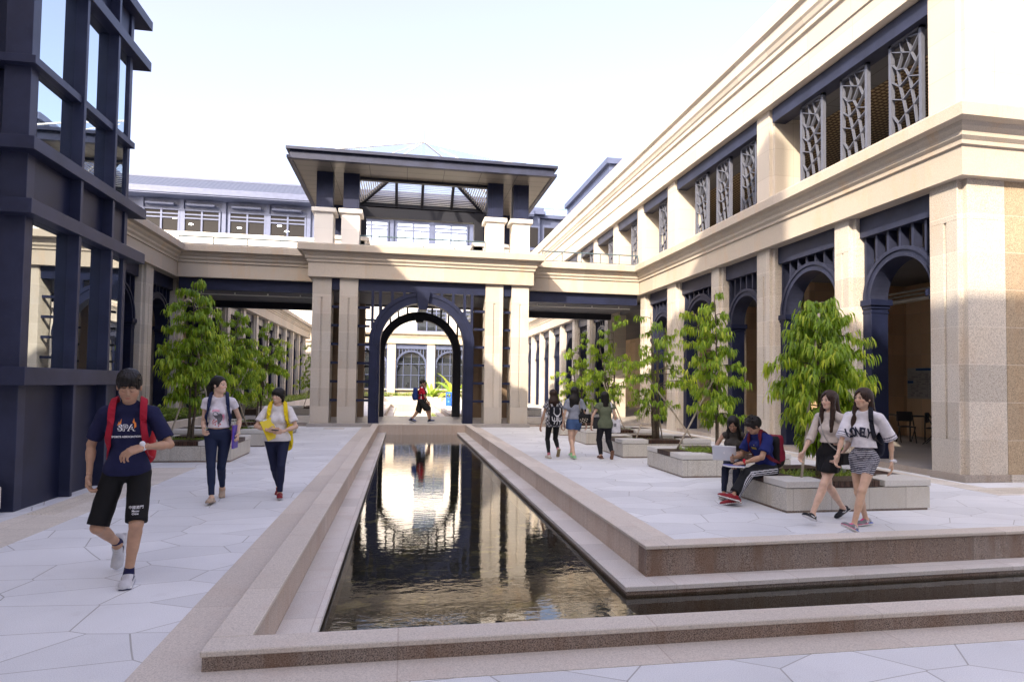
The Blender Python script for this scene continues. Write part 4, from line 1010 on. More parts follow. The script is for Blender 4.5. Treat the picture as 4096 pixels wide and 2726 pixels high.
# ============================================================ smooth bodies (signed-distance solids meshed as one surface)
class SDF:
    def __init__(s, lo, hi, h):
        s.lo = np.array(lo, float)-3*h; s.h = h; s.n = np.ceil((np.array(hi)-np.array(lo))/h).astype(int)+7
        s.F = np.full(tuple(s.n), 1.0, np.float32)
    def _sub(s, lo, hi):
        a = np.clip(np.floor((np.array(lo)-s.lo)/s.h).astype(int), 0, s.n-1); b = np.clip(np.ceil((np.array(hi)-s.lo)/s.h).astype(int)+1, 1, s.n)
        if (b <= a).any(): return None
        g = [s.lo[i]+s.h*np.arange(a[i],b[i], dtype=np.float64) for i in range(3)]
        X, Y, Z = np.meshgrid(*g, indexing='ij', sparse=True)
        return (slice(a[0],b[0]),slice(a[1],b[1]),slice(a[2],b[2])), X, Y, Z
    def _put(s, sl, d, k, mode):
        A = s.F[sl]
        if mode == 'u':
            if k > 0:
                h = np.clip(.5+.5*(A-d)/k, 0, 1); R = A*(1-h)+d*h-k*h*(1-h)
            else: R = np.minimum(A, d)
        elif mode == 's':
            if k > 0:
                h = np.clip(.5-.5*(A+d)/k, 0, 1); R = A*(1-h)-d*h+k*h*(1-h)
            else: R = np.maximum(A, -d)
        else: R = np.maximum(A, d)
        s.F[sl] = R
    def cone(s, a, b, ra, rb, k=.02, mode='u', sq=None):
        a = np.array(a, float); b = np.array(b, float); pad = max(ra,rb)+k+3*s.h
        if sq is not None: pad *= 1.6
        r = s._sub(np.minimum(a,b)-pad, np.maximum(a,b)+pad)
        if r is None: return s
        sl, X, Y, Z = r; d = b-a; L2 = float(d@d)+1e-12
        t = np.clip(((X-a[0])*d[0]+(Y-a[1])*d[1]+(Z-a[2])*d[2])/L2, 0, 1)
        px, py, pz = X-a[0]-t*d[0], Y-a[1]-t*d[1], Z-a[2]-t*d[2]
        if sq is not None:      # flatten along direction sq=(vec,factor)
            v = np.array(sq[0], float); v /= np.linalg.norm(v); q = px*v[0]+py*v[1]+pz*v[2]; m = sq[1]-1
            px, py, pz = px+q*m*v[0], py+q*m*v[1], pz+q*m*v[2]
        D = np.sqrt(px*px+py*py+pz*pz)-(ra+(rb-ra)*t); s._put(sl, D, k, mode); return s
    def ell(s, c, r, k=.02, mode='u', R=None):
        c = np.array(c, float); r = np.array(r, float); pad = r.max()+k+3*s.h
        q = s._sub(c-pad, c+pad)
        if q is None: return s
        sl, X, Y, Z = q; X, Y, Z = X-c[0], Y-c[1], Z-c[2]
        if R is not None:
            R = np.array(R); X, Y, Z = [R[i][0]*X+R[i][1]*Y+R[i][2]*Z for i in range(3)]
        k0 = np.sqrt((X/r[0])**2+(Y/r[1])**2+(Z/r[2])**2); k1 = np.sqrt((X/r[0]**2)**2+(Y/r[1]**2)**2+(Z/r[2]**2)**2)+1e-9
        s._put(sl, k0*(k0-1)/k1, k, mode); return s
    def rbox(s, c, hs, rad, k=.01, mode='u', R=None):
        c = np.array(c, float); pad = float(np.linalg.norm(hs))+k+3*s.h; q = s._sub(c-pad, c+pad)
        if q is None: return s
        sl, X, Y, Z = q; X, Y, Z = X-c[0], Y-c[1], Z-c[2]
        if R is not None:
            R = np.array(R); X, Y, Z = [R[i][0]*X+R[i][1]*Y+R[i][2]*Z for i in range(3)]
        qx, qy, qz = abs(X)-hs[0]+rad, abs(Y)-hs[1]+rad, abs(Z)-hs[2]+rad
        D = np.sqrt(np.maximum(qx,0)**2+np.maximum(qy,0)**2+np.maximum(qz,0)**2)+np.minimum(np.maximum(qx,np.maximum(qy,qz)),0)-rad
        s._put(sl, D, k, mode); return s
    def cut(s, p, n, k=0):      # keep the side opposite to n
        p = np.array(p, float); n = np.array(n, float); n /= np.linalg.norm(n)
        g = [s.lo[i]+s.h*np.arange(s.n[i]) for i in range(3)]; X, Y, Z = np.meshgrid(*g, indexing='ij', sparse=True)
        s.F = np.maximum(s.F, ((X-p[0])*n[0]+(Y-p[1])*n[1]+(Z-p[2])*n[2]).astype(np.float32)); return s
    def merge(s, o, k):      # smooth union with another solid on the same grid
        A, d = s.F, o.F; m = d < .5
        h = np.clip(.5+.5*(A-d)/k, 0, 1); s.F = np.where(m, A*(1-h)+d*h-k*h*(1-h), A).astype(np.float32); return s
    def warp(s, fn):
        g = [s.lo[i]+s.h*np.arange(s.n[i]) for i in range(3)]; X, Y, Z = np.meshgrid(*g, indexing='ij', sparse=True)
        s.F = (s.F+fn(X,Y,Z)).astype(np.float32); return s
    def mesh(s):
        F = s.F; F[0]=F[-1]=1; F[:,0]=F[:,-1]=1; F[:,:,0]=F[:,:,-1]=1
        S = F < 0; n = S.shape
        c = np.zeros((n[0]-1,n[1]-1,n[2]-1), np.uint8)
        for i in (0,1):
            for j in (0,1):
                for k in (0,1): c += S[i:n[0]-1+i, j:n[1]-1+j, k:n[2]-1+k]
        I = np.argwhere((c > 0) & (c < 8)); idx = np.full(c.shape, -1, np.int64); idx[I[:,0],I[:,1],I[:,2]] = np.arange(len(I))
        P = np.zeros((len(I),3)); W = np.zeros(len(I))
        E = [((0,0,0),(1,0,0)),((0,1,0),(1,1,0)),((0,0,1),(1,0,1)),((0,1,1),(1,1,1)),((0,0,0),(0,1,0)),((1,0,0),(1,1,0)),((0,0,1),(0,1,1)),((1,0,1),(1,1,1)),((0,0,0),(0,0,1)),((1,0,0),(1,0,1)),((0,1,0),(0,1,1)),((1,1,0),(1,1,1))]
        for a,b in E:
            fa = F[I[:,0]+a[0],I[:,1]+a[1],I[:,2]+a[2]]; fb = F[I[:,0]+b[0],I[:,1]+b[1],I[:,2]+b[2]]
            m = (fa < 0) != (fb < 0); t = np.where(m, fa/(fa-fb+1e-12), 0)[:,None]
            P += m[:,None]*(np.array(a)*(1-t)+np.array(b)*t); W += m
        V = s.lo+s.h*(I+P/W[:,None]); Q = []
        for ax in range(3):
            o = [1,2] if ax == 0 else ([2,0] if ax == 1 else [0,1])
            A = np.take(S, range(n[ax]-1), ax); B = np.take(S, range(1,n[ax]), ax)
            J = np.argwhere(A != B); 
            J = J[(J[:,o[0]] > 0)&(J[:,o[1]] > 0)&(J[:,o[0]] < n[o[0]]-1)&(J[:,o[1]] < n[o[1]]-1)]
            def at(d0,d1):
                K = J.copy(); K[:,o[0]] -= d0; K[:,o[1]] -= d1; return idx[K[:,0],K[:,1],K[:,2]]
            q = np.stack([at(1,1),at(0,1),at(0,0),at(1,0)],1); fl = A[J[:,0],J[:,1],J[:,2]]
            q[~fl] = q[~fl][:,::-1]; Q.append(q)
        return V, np.concatenate(Q)

def sm_obj(name, parts, mat, parent):
    """parts: list of (V, Q, colours) merged into one mesh"""
    V = np.concatenate([p[0] for p in parts]); off = 0; Q = []; C = np.concatenate([p[2] for p in parts])
    for p in parts: Q.append(p[1]+off); off += len(p[0])
    Q = np.concatenate(Q); V = V-np.array(parent_world(parent) if parent else (0,0,0))
    me = bpy.data.meshes.new(name); me.vertices.add(len(V)); me.vertices.foreach_set('co', V.ravel().astype(np.float32))
    me.loops.add(len(Q)*4); me.loops.foreach_set('vertex_index', Q.ravel().astype(np.int32))
    me.polygons.add(len(Q)); me.polygons.foreach_set('loop_start', np.arange(0,len(Q)*4,4,dtype=np.int32))
    try: me.polygons.foreach_set('loop_total', np.full(len(Q),4,dtype=np.int32))
    except Exception: pass
    me.update(calc_edges=True); me.validate()
    a = me.color_attributes.new('Col','FLOAT_COLOR','POINT'); c = np.ones((len(V),4), np.float32); c[:,:3] = C; a.data.foreach_set('color', c.ravel())
    me.polygons.foreach_set('use_smooth', [True]*len(me.polygons)); me.materials.append(mat)
    o = bpy.data.objects.new(name, me); COL.objects.link(o); o.parent = parent
    return o
def solid(V, col): return np.tile(np.array(col, float), (len(V),1))
def nrm(v): v = np.array(v, float); return v/(np.linalg.norm(v)+1e-12)
def ik(a, c, l1, l2, pole):
    a = np.array(a, float); c = np.array(c, float); d = c-a; L = min(np.linalg.norm(d), (l1+l2)*.999); u = nrm(d)
    x = (L*L+l1*l1-l2*l2)/(2*L); h = math.sqrt(max(l1*l1-x*x, 0)); p = np.array(pole, float); p = nrm(p-(p@u)*u)
    return a+u*x+p*h, a+u*L
def rotz(v, a): c, s = math.cos(a), math.sin(a); return np.array([v[0]*c-v[1]*s, v[0]*s+v[1]*c, v[2]])
SKIN = (.50,.29,.185); SKINL = (.68,.45,.32); SKIND = (.34,.19,.12); HAIRC = (.010,.008,.007); HAIRB = (.035,.018,.012)

def head_parts(hs, c, R, skin, hair, style, smile=0, H=1.7, eyes='open', locks=(-1,1), g_w=1.0):
    """head in local frame: x right, y forward, z up, origin at centre of skull; hs = head height; R rows = world->local"""
    u = hs/.235; h = .0042 if u > .9 else .004
    S = SDF((-.12*u,-.13*u,-.21*u),(.12*u,.15*u,.15*u), h)
    S.ell((0,-.012*u,.028*u),(.077*u,.096*u,.090*u),0)
    S.ell((0,.022*u,-.035*u),(.060*u,.072*u,.082*u),.03*u)
    S.ell((0,.058*u,-.085*u),(.026*u,.026*u,.022*u),.03*u)
    S.cone((-.046*u,.005*u,-.055*u),(-.020*u,.055*u,-.088*u),.020*u,.016*u,.02*u); S.cone((.046*u,.005*u,-.055*u),(.020*u,.055*u,-.088*u),.020*u,.016*u,.02*u)
    S.ell((-.040*u,.062*u,-.022*u),(.022*u,.018*u,.020*u),.02*u); S.ell((.040*u,.062*u,-.022*u),(.022*u,.018*u,.020*u),.02*u)
    for sx in (-1,1):
        S.ell((sx*.030*u,.098*u,.006*u),(.019*u,.014*u,.012*u),.012*u,'s')
        S.ell((sx*.030*u,.082*u,.005*u),(.014*u,.013*u,.0105*u),.004*u)
        S.cone((sx*.012*u,.090*u,.024*u),(sx*.046*u,.076*u,.026*u),.007*u,.005*u,.012*u)
        S.ell((sx*.080*u,-.008*u,-.008*u),(.009*u,.018*u,.031*u),.008*u)
    S.cone((0,.086*u,.010*u),(0,.108*u,-.024*u),.0075*u,.0105*u,.010*u); S.cone((-.011*u,.096*u,-.028*u),(.011*u,.096*u,-.028*u),.0075*u,.0075*u,.006*u)
    S.cone((-.016*u,.080*u,-.057*u),(.016*u,.080*u,-.057*u),.0058*u,.0058*u,.006*u); S.cone((-.012*u,.080*u,-.066*u),(.012*u,.080*u,-.066*u),.0062*u,.0062*u,.006*u)
    S.cone((0,-.022*u,-.06*u),(0,-.034*u,-.20*u),.050*u,.052*u,.03*u)
    V, Q = S.mesh(); C = solid(V, skin); x, y, z = (V/u).T
    lip = (abs(z+.061) < .0085-.22*abs(x)) & (abs(x) < .020) & (y > .070); C[lip] = np.array(skin)*(.92,.62,.62)
    if smile:
        tee = (abs(z+.0615-2.0*x*x*4) < .0048) & (abs(x) < .021) & (y > .07); C[tee] = (.8,.78,.74)
    for sx in (-1,1):
        ex = (x-sx*.030)/(.0155 if eyes == 'open' else .0145); ez = (z-(.006 if eyes == 'open' else -.002+.0))/(.0058 if eyes == 'open' else .0020); e = (ex*ex+ez*ez < 1) & (y > .05); C[e] = (.035,.022,.018) 
        if eyes == 'open':
            wq = e & (abs(x-sx*.030) > .0085); C[wq] = (.55,.5,.47)
        b = (abs((x-sx*.031)) < .021) & (abs(z-.0275+.12*(abs(x)-.03)) < .0042) & (y > .05); C[b] = np.array(hair)*.6+np.array(skin)*.25
    nos = (abs(abs(x)-.007) < .0035) & (abs(z+.0345) < .003) & (y > .085); C[nos] *= .35
    chk = np.exp(-(((abs(x)-.042)/.02)**2+((z+.03)/.02)**2)) * (y > .03); C = C*(1+chk[:,None]*np.array((.08,-.06,-.06)))
    skinmesh = (V, Q, C)
    # hair
    K = SDF((-.17*u,-.24*u,-.62*u),(.17*u,.17*u,.17*u), .005)
    def cap(r=.0, front=.0):
        K.ell((0,-.018*u,.034*u),(.085*u+r,.106*u+r,.096*u+r),0)
    st = style
    if st == 'short':
        cap(.006*u); K.ell((0,.010*u,.100*u),(.074*u,.094*u,.042*u),.03*u); K.ell((0,.066*u,.074*u),(.064*u,.038*u,.030*u),.02*u)
        K.ell((0,.125*u,-.030*u),(.115*u,.085*u,.083*u),.008*u,'s'); K.cut((0,0,-.030*u),(0,.55,-1)); K.rbox((0,-.2*u,-.14*u),(.2*u,.19*u,.055*u),.02*u,.02*u,'s')
        for sx in (-1,1): K.ell((sx*.10*u,.035*u,-.02*u),(.030*u,.05*u,.05*u),.01*u,'s')
        rr = random.Random(7)
        for q in range(60):
            a = rr.uniform(0,6.28); e = rr.uniform(.35,1.4); d = np.array((math.cos(a)*math.cos(e),math.sin(a)*math.cos(e),math.sin(e))); p = np.array((0,-.005*u,.045*u))+d*np.array((.074,.090,.085))*u
            K.cone(p, p+d*.020*u+np.array((rr.uniform(-.012,.012),.022,-.004))*u, .011*u, .003*u, .008*u)
        for q in range(9):
            x_ = (-.048+.012*q)*u; K.cone((x_,.086*u,.066*u),(x_*1.02+rr.uniform(-.004,.004)*u,.096*u,.047*u-rr.uniform(0,.010)*u),.009*u,.003*u,.006*u)
        amp, nn = .0045, 26
    elif st == 'spiky':
        cap(.016*u)
        rr = random.Random(2)
        for q in range(70):
            a = rr.uniform(0,6.28); e = rr.uniform(.15,1.5); d = np.array((math.cos(a)*math.cos(e),math.sin(a)*math.cos(e)-.02,math.sin(e))); p = np.array((0,-.015*u,.035*u))+d*.085*u
            K.cone(p, p+d*.036*u+np.array((0,.012,.004)), .013*u, .004*u, .014*u)
        K.ell((0,.07*u,.060*u),(.062*u,.035*u,.035*u),.015*u)
        K.ell((0,.125*u,-.040*u),(.115*u,.085*u,.083*u),.008*u,'s')
        for sx in (-1,1): K.ell((sx*.115*u,.02*u,-.03*u),(.035*u,.055*u,.05*u),.01*u,'s')
        K.ell((0,-.02*u,-.12*u),(.14*u,.16*u,.075*u),.015*u,'s'); amp, nn = .003, 40
    elif st in ('long','longback','longside'):
        cap(.012*u)
        ln = {'long':.40,'longback':.36,'longside':.44}[st]*u
        wd = g_w*u; K.cone((0,-.055*u,.0),(0,-.085*u,-ln*.5),.092*u,.095*wd,.03*u,sq=((0,1,0),1.6)); K.cone((-.03*u,-.085*u,-ln*.5),(-.035*u,-.095*u,-ln),.085*wd,.060*wd,.03*u,sq=((0,1,0),2.0)); K.cone((.03*u,-.085*u,-ln*.5),(.03*u,-.095*u,-ln*.93),.085*wd,.055*wd,.03*u,sq=((0,1,0),2.0))
        if st != 'longback':
            for sx in locks:
                K.cone((sx*.066*u,.010*u,.03*u),(sx*.080*u,.030*u,-.13*u),.030*u,.030*u,.02*u); K.cone((sx*.080*u,.030*u,-.12*u),(sx*.088*u,.098*u,-ln*.90),.038*u,.026*u,.015*u,sq=((0,1,0),1.4))
        K.ell((0,.130*u,-.040*u),(.068*u,.088*u,.126*u),.006*u,'s'); K.ell((-.012*u,.12*u,.06*u),(.020*u,.06*u,.040*u),.01*u,'s'); amp, nn = .004, 34
        K.ell((0,.13*u,-.2*u),(.060*u,.11*u,.25*u),.01*u,'s')
    elif st == 'bob':
        cap(.014*u); K.cone((0,-.04*u,0),(0,-.055*u,-.22*u),.108*u,.100*u,.03*u,sq=((0,1,0),1.35)); K.cone((0,-.06*u,-.20*u),(0,-.075*u,-.29*u),.085*u,.06*u,.03*u,sq=((0,1,0),1.8))
        K.ell((0,.135*u,-.030*u),(.068*u,.085*u,.10*u),.008*u,'s'); amp, nn = .004, 34
    elif st == 'bobfringe':
        cap(.012*u); K.ell((0,.060*u,.052*u),(.066*u,.040*u,.040*u),.02*u); K.cone((-.078*u,0,0),(-.070*u,-.02*u,-.085*u),.026*u,.020*u,.02*u); K.cone((.078*u,0,0),(.070*u,-.02*u,-.085*u),.026*u,.020*u,.02*u)
        K.ell((0,-.05*u,-.05*u),(.075*u,.05*u,.07*u),.03*u); K.ell((0,.135*u,-.052*u),(.105*u,.088*u,.078*u),.008*u,'s'); K.cone((.02*u,-.10*u,-.07*u),(.06*u,-.12*u,-.16*u),.018*u,.010*u,.01*u); amp, nn = .003, 34
    elif st == 'ponytail':
        cap(.006*u); K.ell((0,-.06*u,.12*u),(.024*u,.026*u,.026*u),.01*u)
        K.cone((0,-.105*u,.085*u),(0,-.160*u,-.04*u),.030*u,.046*u,.02*u); K.cone((0,-.160*u,-.04*u),(-.0*u,-.150*u,-.28*u),.046*u,.036*u,.02*u); K.cone((0,-.150*u,-.28*u),(0,-.13*u,-.42*u),.036*u,.008*u,.01*u)
        K.ell((0,.118*u,-.020*u),(.10*u,.090*u,.102*u),.010*u,'s'); K.rbox((0,.05*u,-.13*u),(.2*u,.125*u,.085*u),.02*u,.01*u,'s'); K.ell((0,-.022*u,.034*u),(.070*u,.088*u,.082*u),.0,'u')
        K.cone((-.075*u,.03*u,.02*u),(-.072*u,.035*u,-.03*u),.010*u,.004*u,.008*u); K.cone((.075*u,.03*u,.02*u),(.072*u,.035*u,-.03*u),.010*u,.004*u,.008*u); amp, nn = .002, 40
    K.warp(lambda X,Y,Z: amp*.55*(np.sin(np.arctan2(X,-(Y+.02*u))*nn+Z*25)*.6+np.sin(np.arctan2(X,-(Y+.02*u))*nn*1.9+Z*14+1)*.4)+X*0)
    HV, HQ = K.mesh(); HC = solid(HV, hair)
    Rt = np.array(R); f = lambda P: P@Rt+np.array(c)
    return (f(skinmesh[0]), Q, C), (f(HV), HQ, HC)

def headR(yaw, pitch, roll=0):
    """rows = local axes in world; yaw about z (0 = +y world), pitch down positive"""
    fx = np.array((-math.sin(yaw)*math.cos(pitch), math.cos(yaw)*math.cos(pitch), -math.sin(pitch)))
    r = nrm(np.cross(fx,(0,0,1))); u = np.cross(r, fx); r2 = r*math.cos(roll)+u*math.sin(roll); u2 = -r*math.sin(roll)+u*math.cos(roll)
    return [r2, fx, u2]

def hand_part(w, d, pn, side, curl, s, skin, spread=.12, point=0):
    """w wrist, d direction of the hand, pn palm normal, side=+1 if thumb lies along cross(d,pn)"""
    w = np.array(w, float); d = nrm(d); pn = nrm(np.array(pn, float)-(np.array(pn)@d)*d); t = np.cross(d, pn)*side
    L = .18*s; pts = []
    R = SDF(w-.20, w+.20, .0042)
    R.cone(w-d*.035*s, w+d*.012*s, .024*s, .021*s, .01, sq=(pn,1.25))
    pc = w+d*.048*s; R.rbox(pc, (.040*s,.048*s,.014*s), .012*s, .012, R=[t, d, pn])
    R.ell(w+d*.03*s+t*.022*s+pn*.006*s, (.020*s,.034*s,.016*s), .012, R=[t,d,pn])
    fl = (.043,.048,.045,.035)
    for i in range(4):
        off = (.031-.0205*i)*s; base = w+d*(.090-.004*abs(i-1.2))*s+t*off; a = 0; cr = curl[i] if hasattr(curl,'__len__') else curl*(1+.12*i)
        p = base; dd = nrm(d+t*(spread*(1.5-i)*.33)); L0 = fl[i]*s
        for j,(ln,ca) in enumerate(((1.0,.75),(.62,1.0),(.48,.7))):
            a += cr*ca; q = p+(dd*math.cos(a)+pn*math.sin(a))*L0*ln
            R.cone(p, q, (.0092-.0007*j)*s, (.0086-.0009*j)*s, .0035 if j else .008); p = q
    tb = w+d*.026*s+t*.032*s; td = nrm(d*.75+t*.75+pn*.35); q = tb+td*.040*s; R.cone(tb, q, .0125*s, .0105*s, .010)
    q2 = q+nrm(d*.95+t*.15+pn*(.25+.35*(curl[0] if hasattr(curl,'__len__') else curl)))*.034*s; R.cone(q, q2, .0102*s, .0082*s, .004)
    V, Q = R.mesh(); return (V, Q, solid(V, skin))

def person(label, loc, face, H=1.7, sex='f', **k):
    """face: heading angle (0 = +Y, positive towards -X).  All pose points are in the local frame x right, y forward, z up, metres at H."""
    g = lambda n,d=None: k.get(n,d)
    face_a = face; P0 = np.array(loc, float)
    T = lambda v: rotz(v, face_a)+P0; D = lambda v: rotz(v, face_a)
    t = thing('person', label, 'person', tuple(loc), g('group'))
    skin = g('skin',SKINL); m = sex == 'm'
    pz = g('pz', .515*H); pel = np.array((g('px',0), g('py',0), pz)); lean = np.array(g('lean',(0,0))); tl = g('torso', .29*H)
    tw = g('twist',0)
    up = nrm((lean[0],lean[1],1)); neck = pel+up*(tl+.02*H); ch = pel+up*tl*.62; wa = pel+up*tl*.26
    X = rotz((1,0,0), tw); hw = g('shw', .106*H if m else .098*H); hp = .052*H
    sh = {s: neck+X*hw*s-up*.045*H*(1.0)+np.array(g('shoff'+('R' if s>0 else 'L'),(0,0,0))) for s in (-1,1)}
    hip = {s: pel+np.array((s*hp,0,-.02*H)) for s in (-1,1)}
    lt, ls, la, lf = .245*H, .235*H, .170*H, .150*H
    ank, knee, wri, elb = {}, {}, {}, {}
    for s,n in ((-1,'L'),(1,'R')):
        knee[s], ank[s] = ik(hip[s], g('ank'+n,(s*.07,0,.075)), lt, ls, g('kp'+n,(0,1,0)))
        elb[s], wri[s] = ik(sh[s], g('wri'+n,(s*.25,.02,.48*H)), la, lf, g('ep'+n,(s*.3,-1,0)))
    W = {'pel':T(pel),'neck':T(neck),'ch':T(ch),'wa':T(wa),'X':D(X),'up':D(up)}
    for q,dct in (('sh',sh),('hip',hip),('ank',ank),('knee',knee),('wri',wri),('elb',elb)):
        for s in (-1,1): W[q,s] = T(dct[s])
    fwd = D(rotz((0,1,0),tw)); Xw = W['X']; b = g('bulk',1.0)*(H/1.7)
    allp = np.array([W[q] for q in W if q not in ('X','up')]); lo = allp.min(0)-.22; hi = allp.max(0)+.22; lo[2] = P0[2]-.02
    def torso(S, inf, hem=None, k_=.05):
        hwid = (.088 if m else .083)*b
        S.cone(W['pel']-Xw*.055*b, W['pel']+Xw*.055*b, (.098 if m else .102)*b+inf, (.098 if m else .102)*b+inf, .03, sq=(fwd,1.08))
        S.cone(W['wa']-Xw*.045*b, W['wa']+Xw*.045*b, (.085 if m else .070)*b+inf, (.085 if m else .070)*b+inf, k_, sq=(fwd,1.12))
        S.cone(W['ch']-Xw*.062*b, W['ch']+Xw*.062*b, (.100 if m else .082)*b+inf, (.100 if m else .082)*b+inf, k_, sq=(fwd,1.10))
        S.cone(W['ch'], W['neck']-D(up)*.035, .086*b+inf, .058*b+inf*.8, .04, sq=(fwd,1.15))
        if hem: S.cone(W['pel'], W['pel']-D(up)*.10, .100*b+inf, .100*b+inf, .03, sq=(fwd,1.08)); S.cone(W['pel']-Xw*.05*b-D(up)*.1, W['pel']+Xw*.05*b-D(up)*.1, .100*b+inf, .100*b+inf, .03, sq=(fwd,1.08))
        S.cone(W['wa'], W['ch'], .085*b+inf, .09*b+inf, .05, sq=(fwd,1.15)); S.cone(W['pel'], W['wa'], .095*b+inf, .085*b+inf, .05, sq=(fwd,1.1))
        for s in (-1,1): S.cone(W['sh',s]-Xw*s*.03, W['neck']-D(up)*.02, (.048 if m else .040)*b+inf, (.050)*b+inf*.7, .03)
        if not m:
            for s in (-1,1): S.ell(W['ch']+Xw*s*.052*b+fwd*.078*b-D(up)*.005, np.array((.046,.046,.046))*b+inf*.7, .035)
        else:
            for s in (-1,1): S.ell(W['ch']+Xw*s*.06*b+fwd*.055*b+D(up)*.03, np.array((.07,.05,.05))*b+inf*.7, .04)
    def arm(S, s, inf, f0=0, f1=2, grow=0):
        a, e, w = W['sh',s], W['elb',s], W['wri',s]; A = .044 if m else .036; B = .037 if m else .030; Cc = .036 if m else .030; Dd = .0235 if m else .0205
        S.cone(a, a+(e-a)*min(f1,1), A*b+inf, (A+(B-A)*min(f1,1))*b+inf+grow, .025)
        if f1 > 1:
            q = e+(w-e)*(f1-1); S.cone(e, q, B*b*.98+inf, (Cc+(Dd-Cc)*(f1-1))*b+inf+grow, .015)
            if f1 > 1.5: mid = e+(w-e)*.28; S.cone(mid, e+(w-e)*.45, (Cc+.004)*b+inf, Cc*b*.95+inf, .02)
    def leg(S, s, inf, f1=2, grow=0, slim=1):
        a, e, w = W['hip',s], W['knee',s], W['ank',s]; A = (.088 if m else .086)*slim; B = (.056 if m else .052)*slim; Dd = .036*slim if m else .033*slim
        S.cone(a, a+(e-a)*min(f1,1), A*b+inf, (A+(B-A)*min(f1,1))*b+inf+grow, .02)
        if f1 > 1:
            q = e+(w-e)*(f1-1); S.cone(e, q, B*b*.95+inf, (B*.9+(Dd-B*.9)*(f1-1))*b+inf+grow, .02)
            bk = nrm(np.cross(np.cross(w-e, D((0,1,0))), w-e))*-1
            if f1 > 1.4: c0 = e+(w-e)*.18+bk*.022; c1 = e+(w-e)*.52+bk*.012; S.cone(c0, c1, (.050 if m else .047)*b*slim+inf, .038*b*slim+inf, .03)
    # ---- body
    S = SDF(lo, hi, g('res',.009)); torso(S, -.005)
    lng = g('bottom') and not g('bottom').get('skirt') and g('bottom').get('len',2) > 1.5
    for s in (-1,1): arm(S, s, 0); leg(S, s, -.010 if lng else 0, slim=.92 if lng else 1); S.ell(W['ank',s]-np.array((0,0,.02)), (.04,.04,.04), .02)
    hy, hpz = g('hyaw',0), g('hpitch',0); hs = g('head',.132*H); u = hs/.235
    R = headR(face_a+tw+hy, hpz, g('hroll',0)); hc = W['neck']+D(nrm(up*1.0+np.array((0,g('neckfwd',.25),0))))*(.118*u)+np.array((0,0,.035*u))
    S.cone(W['neck']-D(up)*.03, W['neck']+(hc-W['neck'])*.55, .054*b*(1.05 if m else .92), .049*b*(1.05 if m else .90), .03)
    V, Q = S.mesh(); body = [(V, Q, solid(V, skin))]
    hp_, hair = head_parts(hs, hc, R, skin, g('hair',HAIRC), g('style','long'), g('smile',0), H, g('eyes','open'), g('locks',(-1,1)), 1.3 if g('style')=='longback' else 1.05); body.append(hp_)
    for s,n in ((-1,'L'),(1,'R')):
        if g('hide'+n): continue
        fd = nrm(W['wri',s]-W['elb',s]); hd = D(g('hd'+n)) if g('hd'+n) is not None else fd; pn = D(g('pn'+n,(-s,.15,0)))
        thumb = D(g('th'+n,(0,1,0))); sd = 1 if np.cross(nrm(hd), nrm(pn))@thumb > 0 else -1
        body.append(hand_part(W['wri',s], hd, pn, sd, g('curl'+n,.42), (H/1.7)*(1.02 if m else .93), skin))
    sm_obj('body', body, MT['skin'], t)
    sm_obj('hair', [hair], MT['hair'], t)
    # ---- shirt
    top = g('top')
    fold = lambda amp: (lambda X_,Y_,Z_: amp*.55*(np.sin(X_*31+Z_*17)*np.sin(Y_*27-Z_*23+1)+.6*np.sin(Z_*46+X_*19+Y_*13)))
    if top:
        col, inf, slv, hem = top['col'], top.get('inf',.016), top.get('sleeve',.6), top.get('hem',0)
        S = SDF(lo, hi, g('res',.009)*.9); torso(S, inf, hem=(hem < .03 and not g('seated')))
        if top.get('flare'): S.cone(W['pel']-Xw*.05, W['pel']+Xw*.05, .10*b+inf+top['flare'], .10*b+inf+top['flare'], .05, sq=(fwd,1.1))
        S.cut(W['pel']+D(up)*hem, -D(up))
        for s in (-1,1):
            if slv > 0:
                a, e, w = W['sh',s], W['elb',s], W['wri',s]; q, dd = (a+(e-a)*slv, nrm(e-a)) if slv <= 1 else (e+(w-e)*(slv-1), nrm(w-e))
                S2 = SDF(lo, hi, g('res',.009)*.9); arm(S2, s, inf*.9, 0, slv, top.get('cuff',.012)); S2.cut(q, dd); S.merge(S2, .03)
        S.warp(fold(top.get('fold',.0028)))
        nk = W['neck']+D(up)*.050+fwd*.03; S.ell(nk+fwd*.01, (top.get('neck',.062)*b,)*3, .01, 's')
        V, Q = S.mesh(); C = solid(V, col)
        if top.get('paint'): C = top['paint'](V, C, W, D, P0, fwd, Xw)
        shirt = sm_obj(top.get('name','shirt'), [(V,Q,C)], MT['cloth'], t)
    else: shirt = None
    # ---- bottom
    bt = g('bottom')
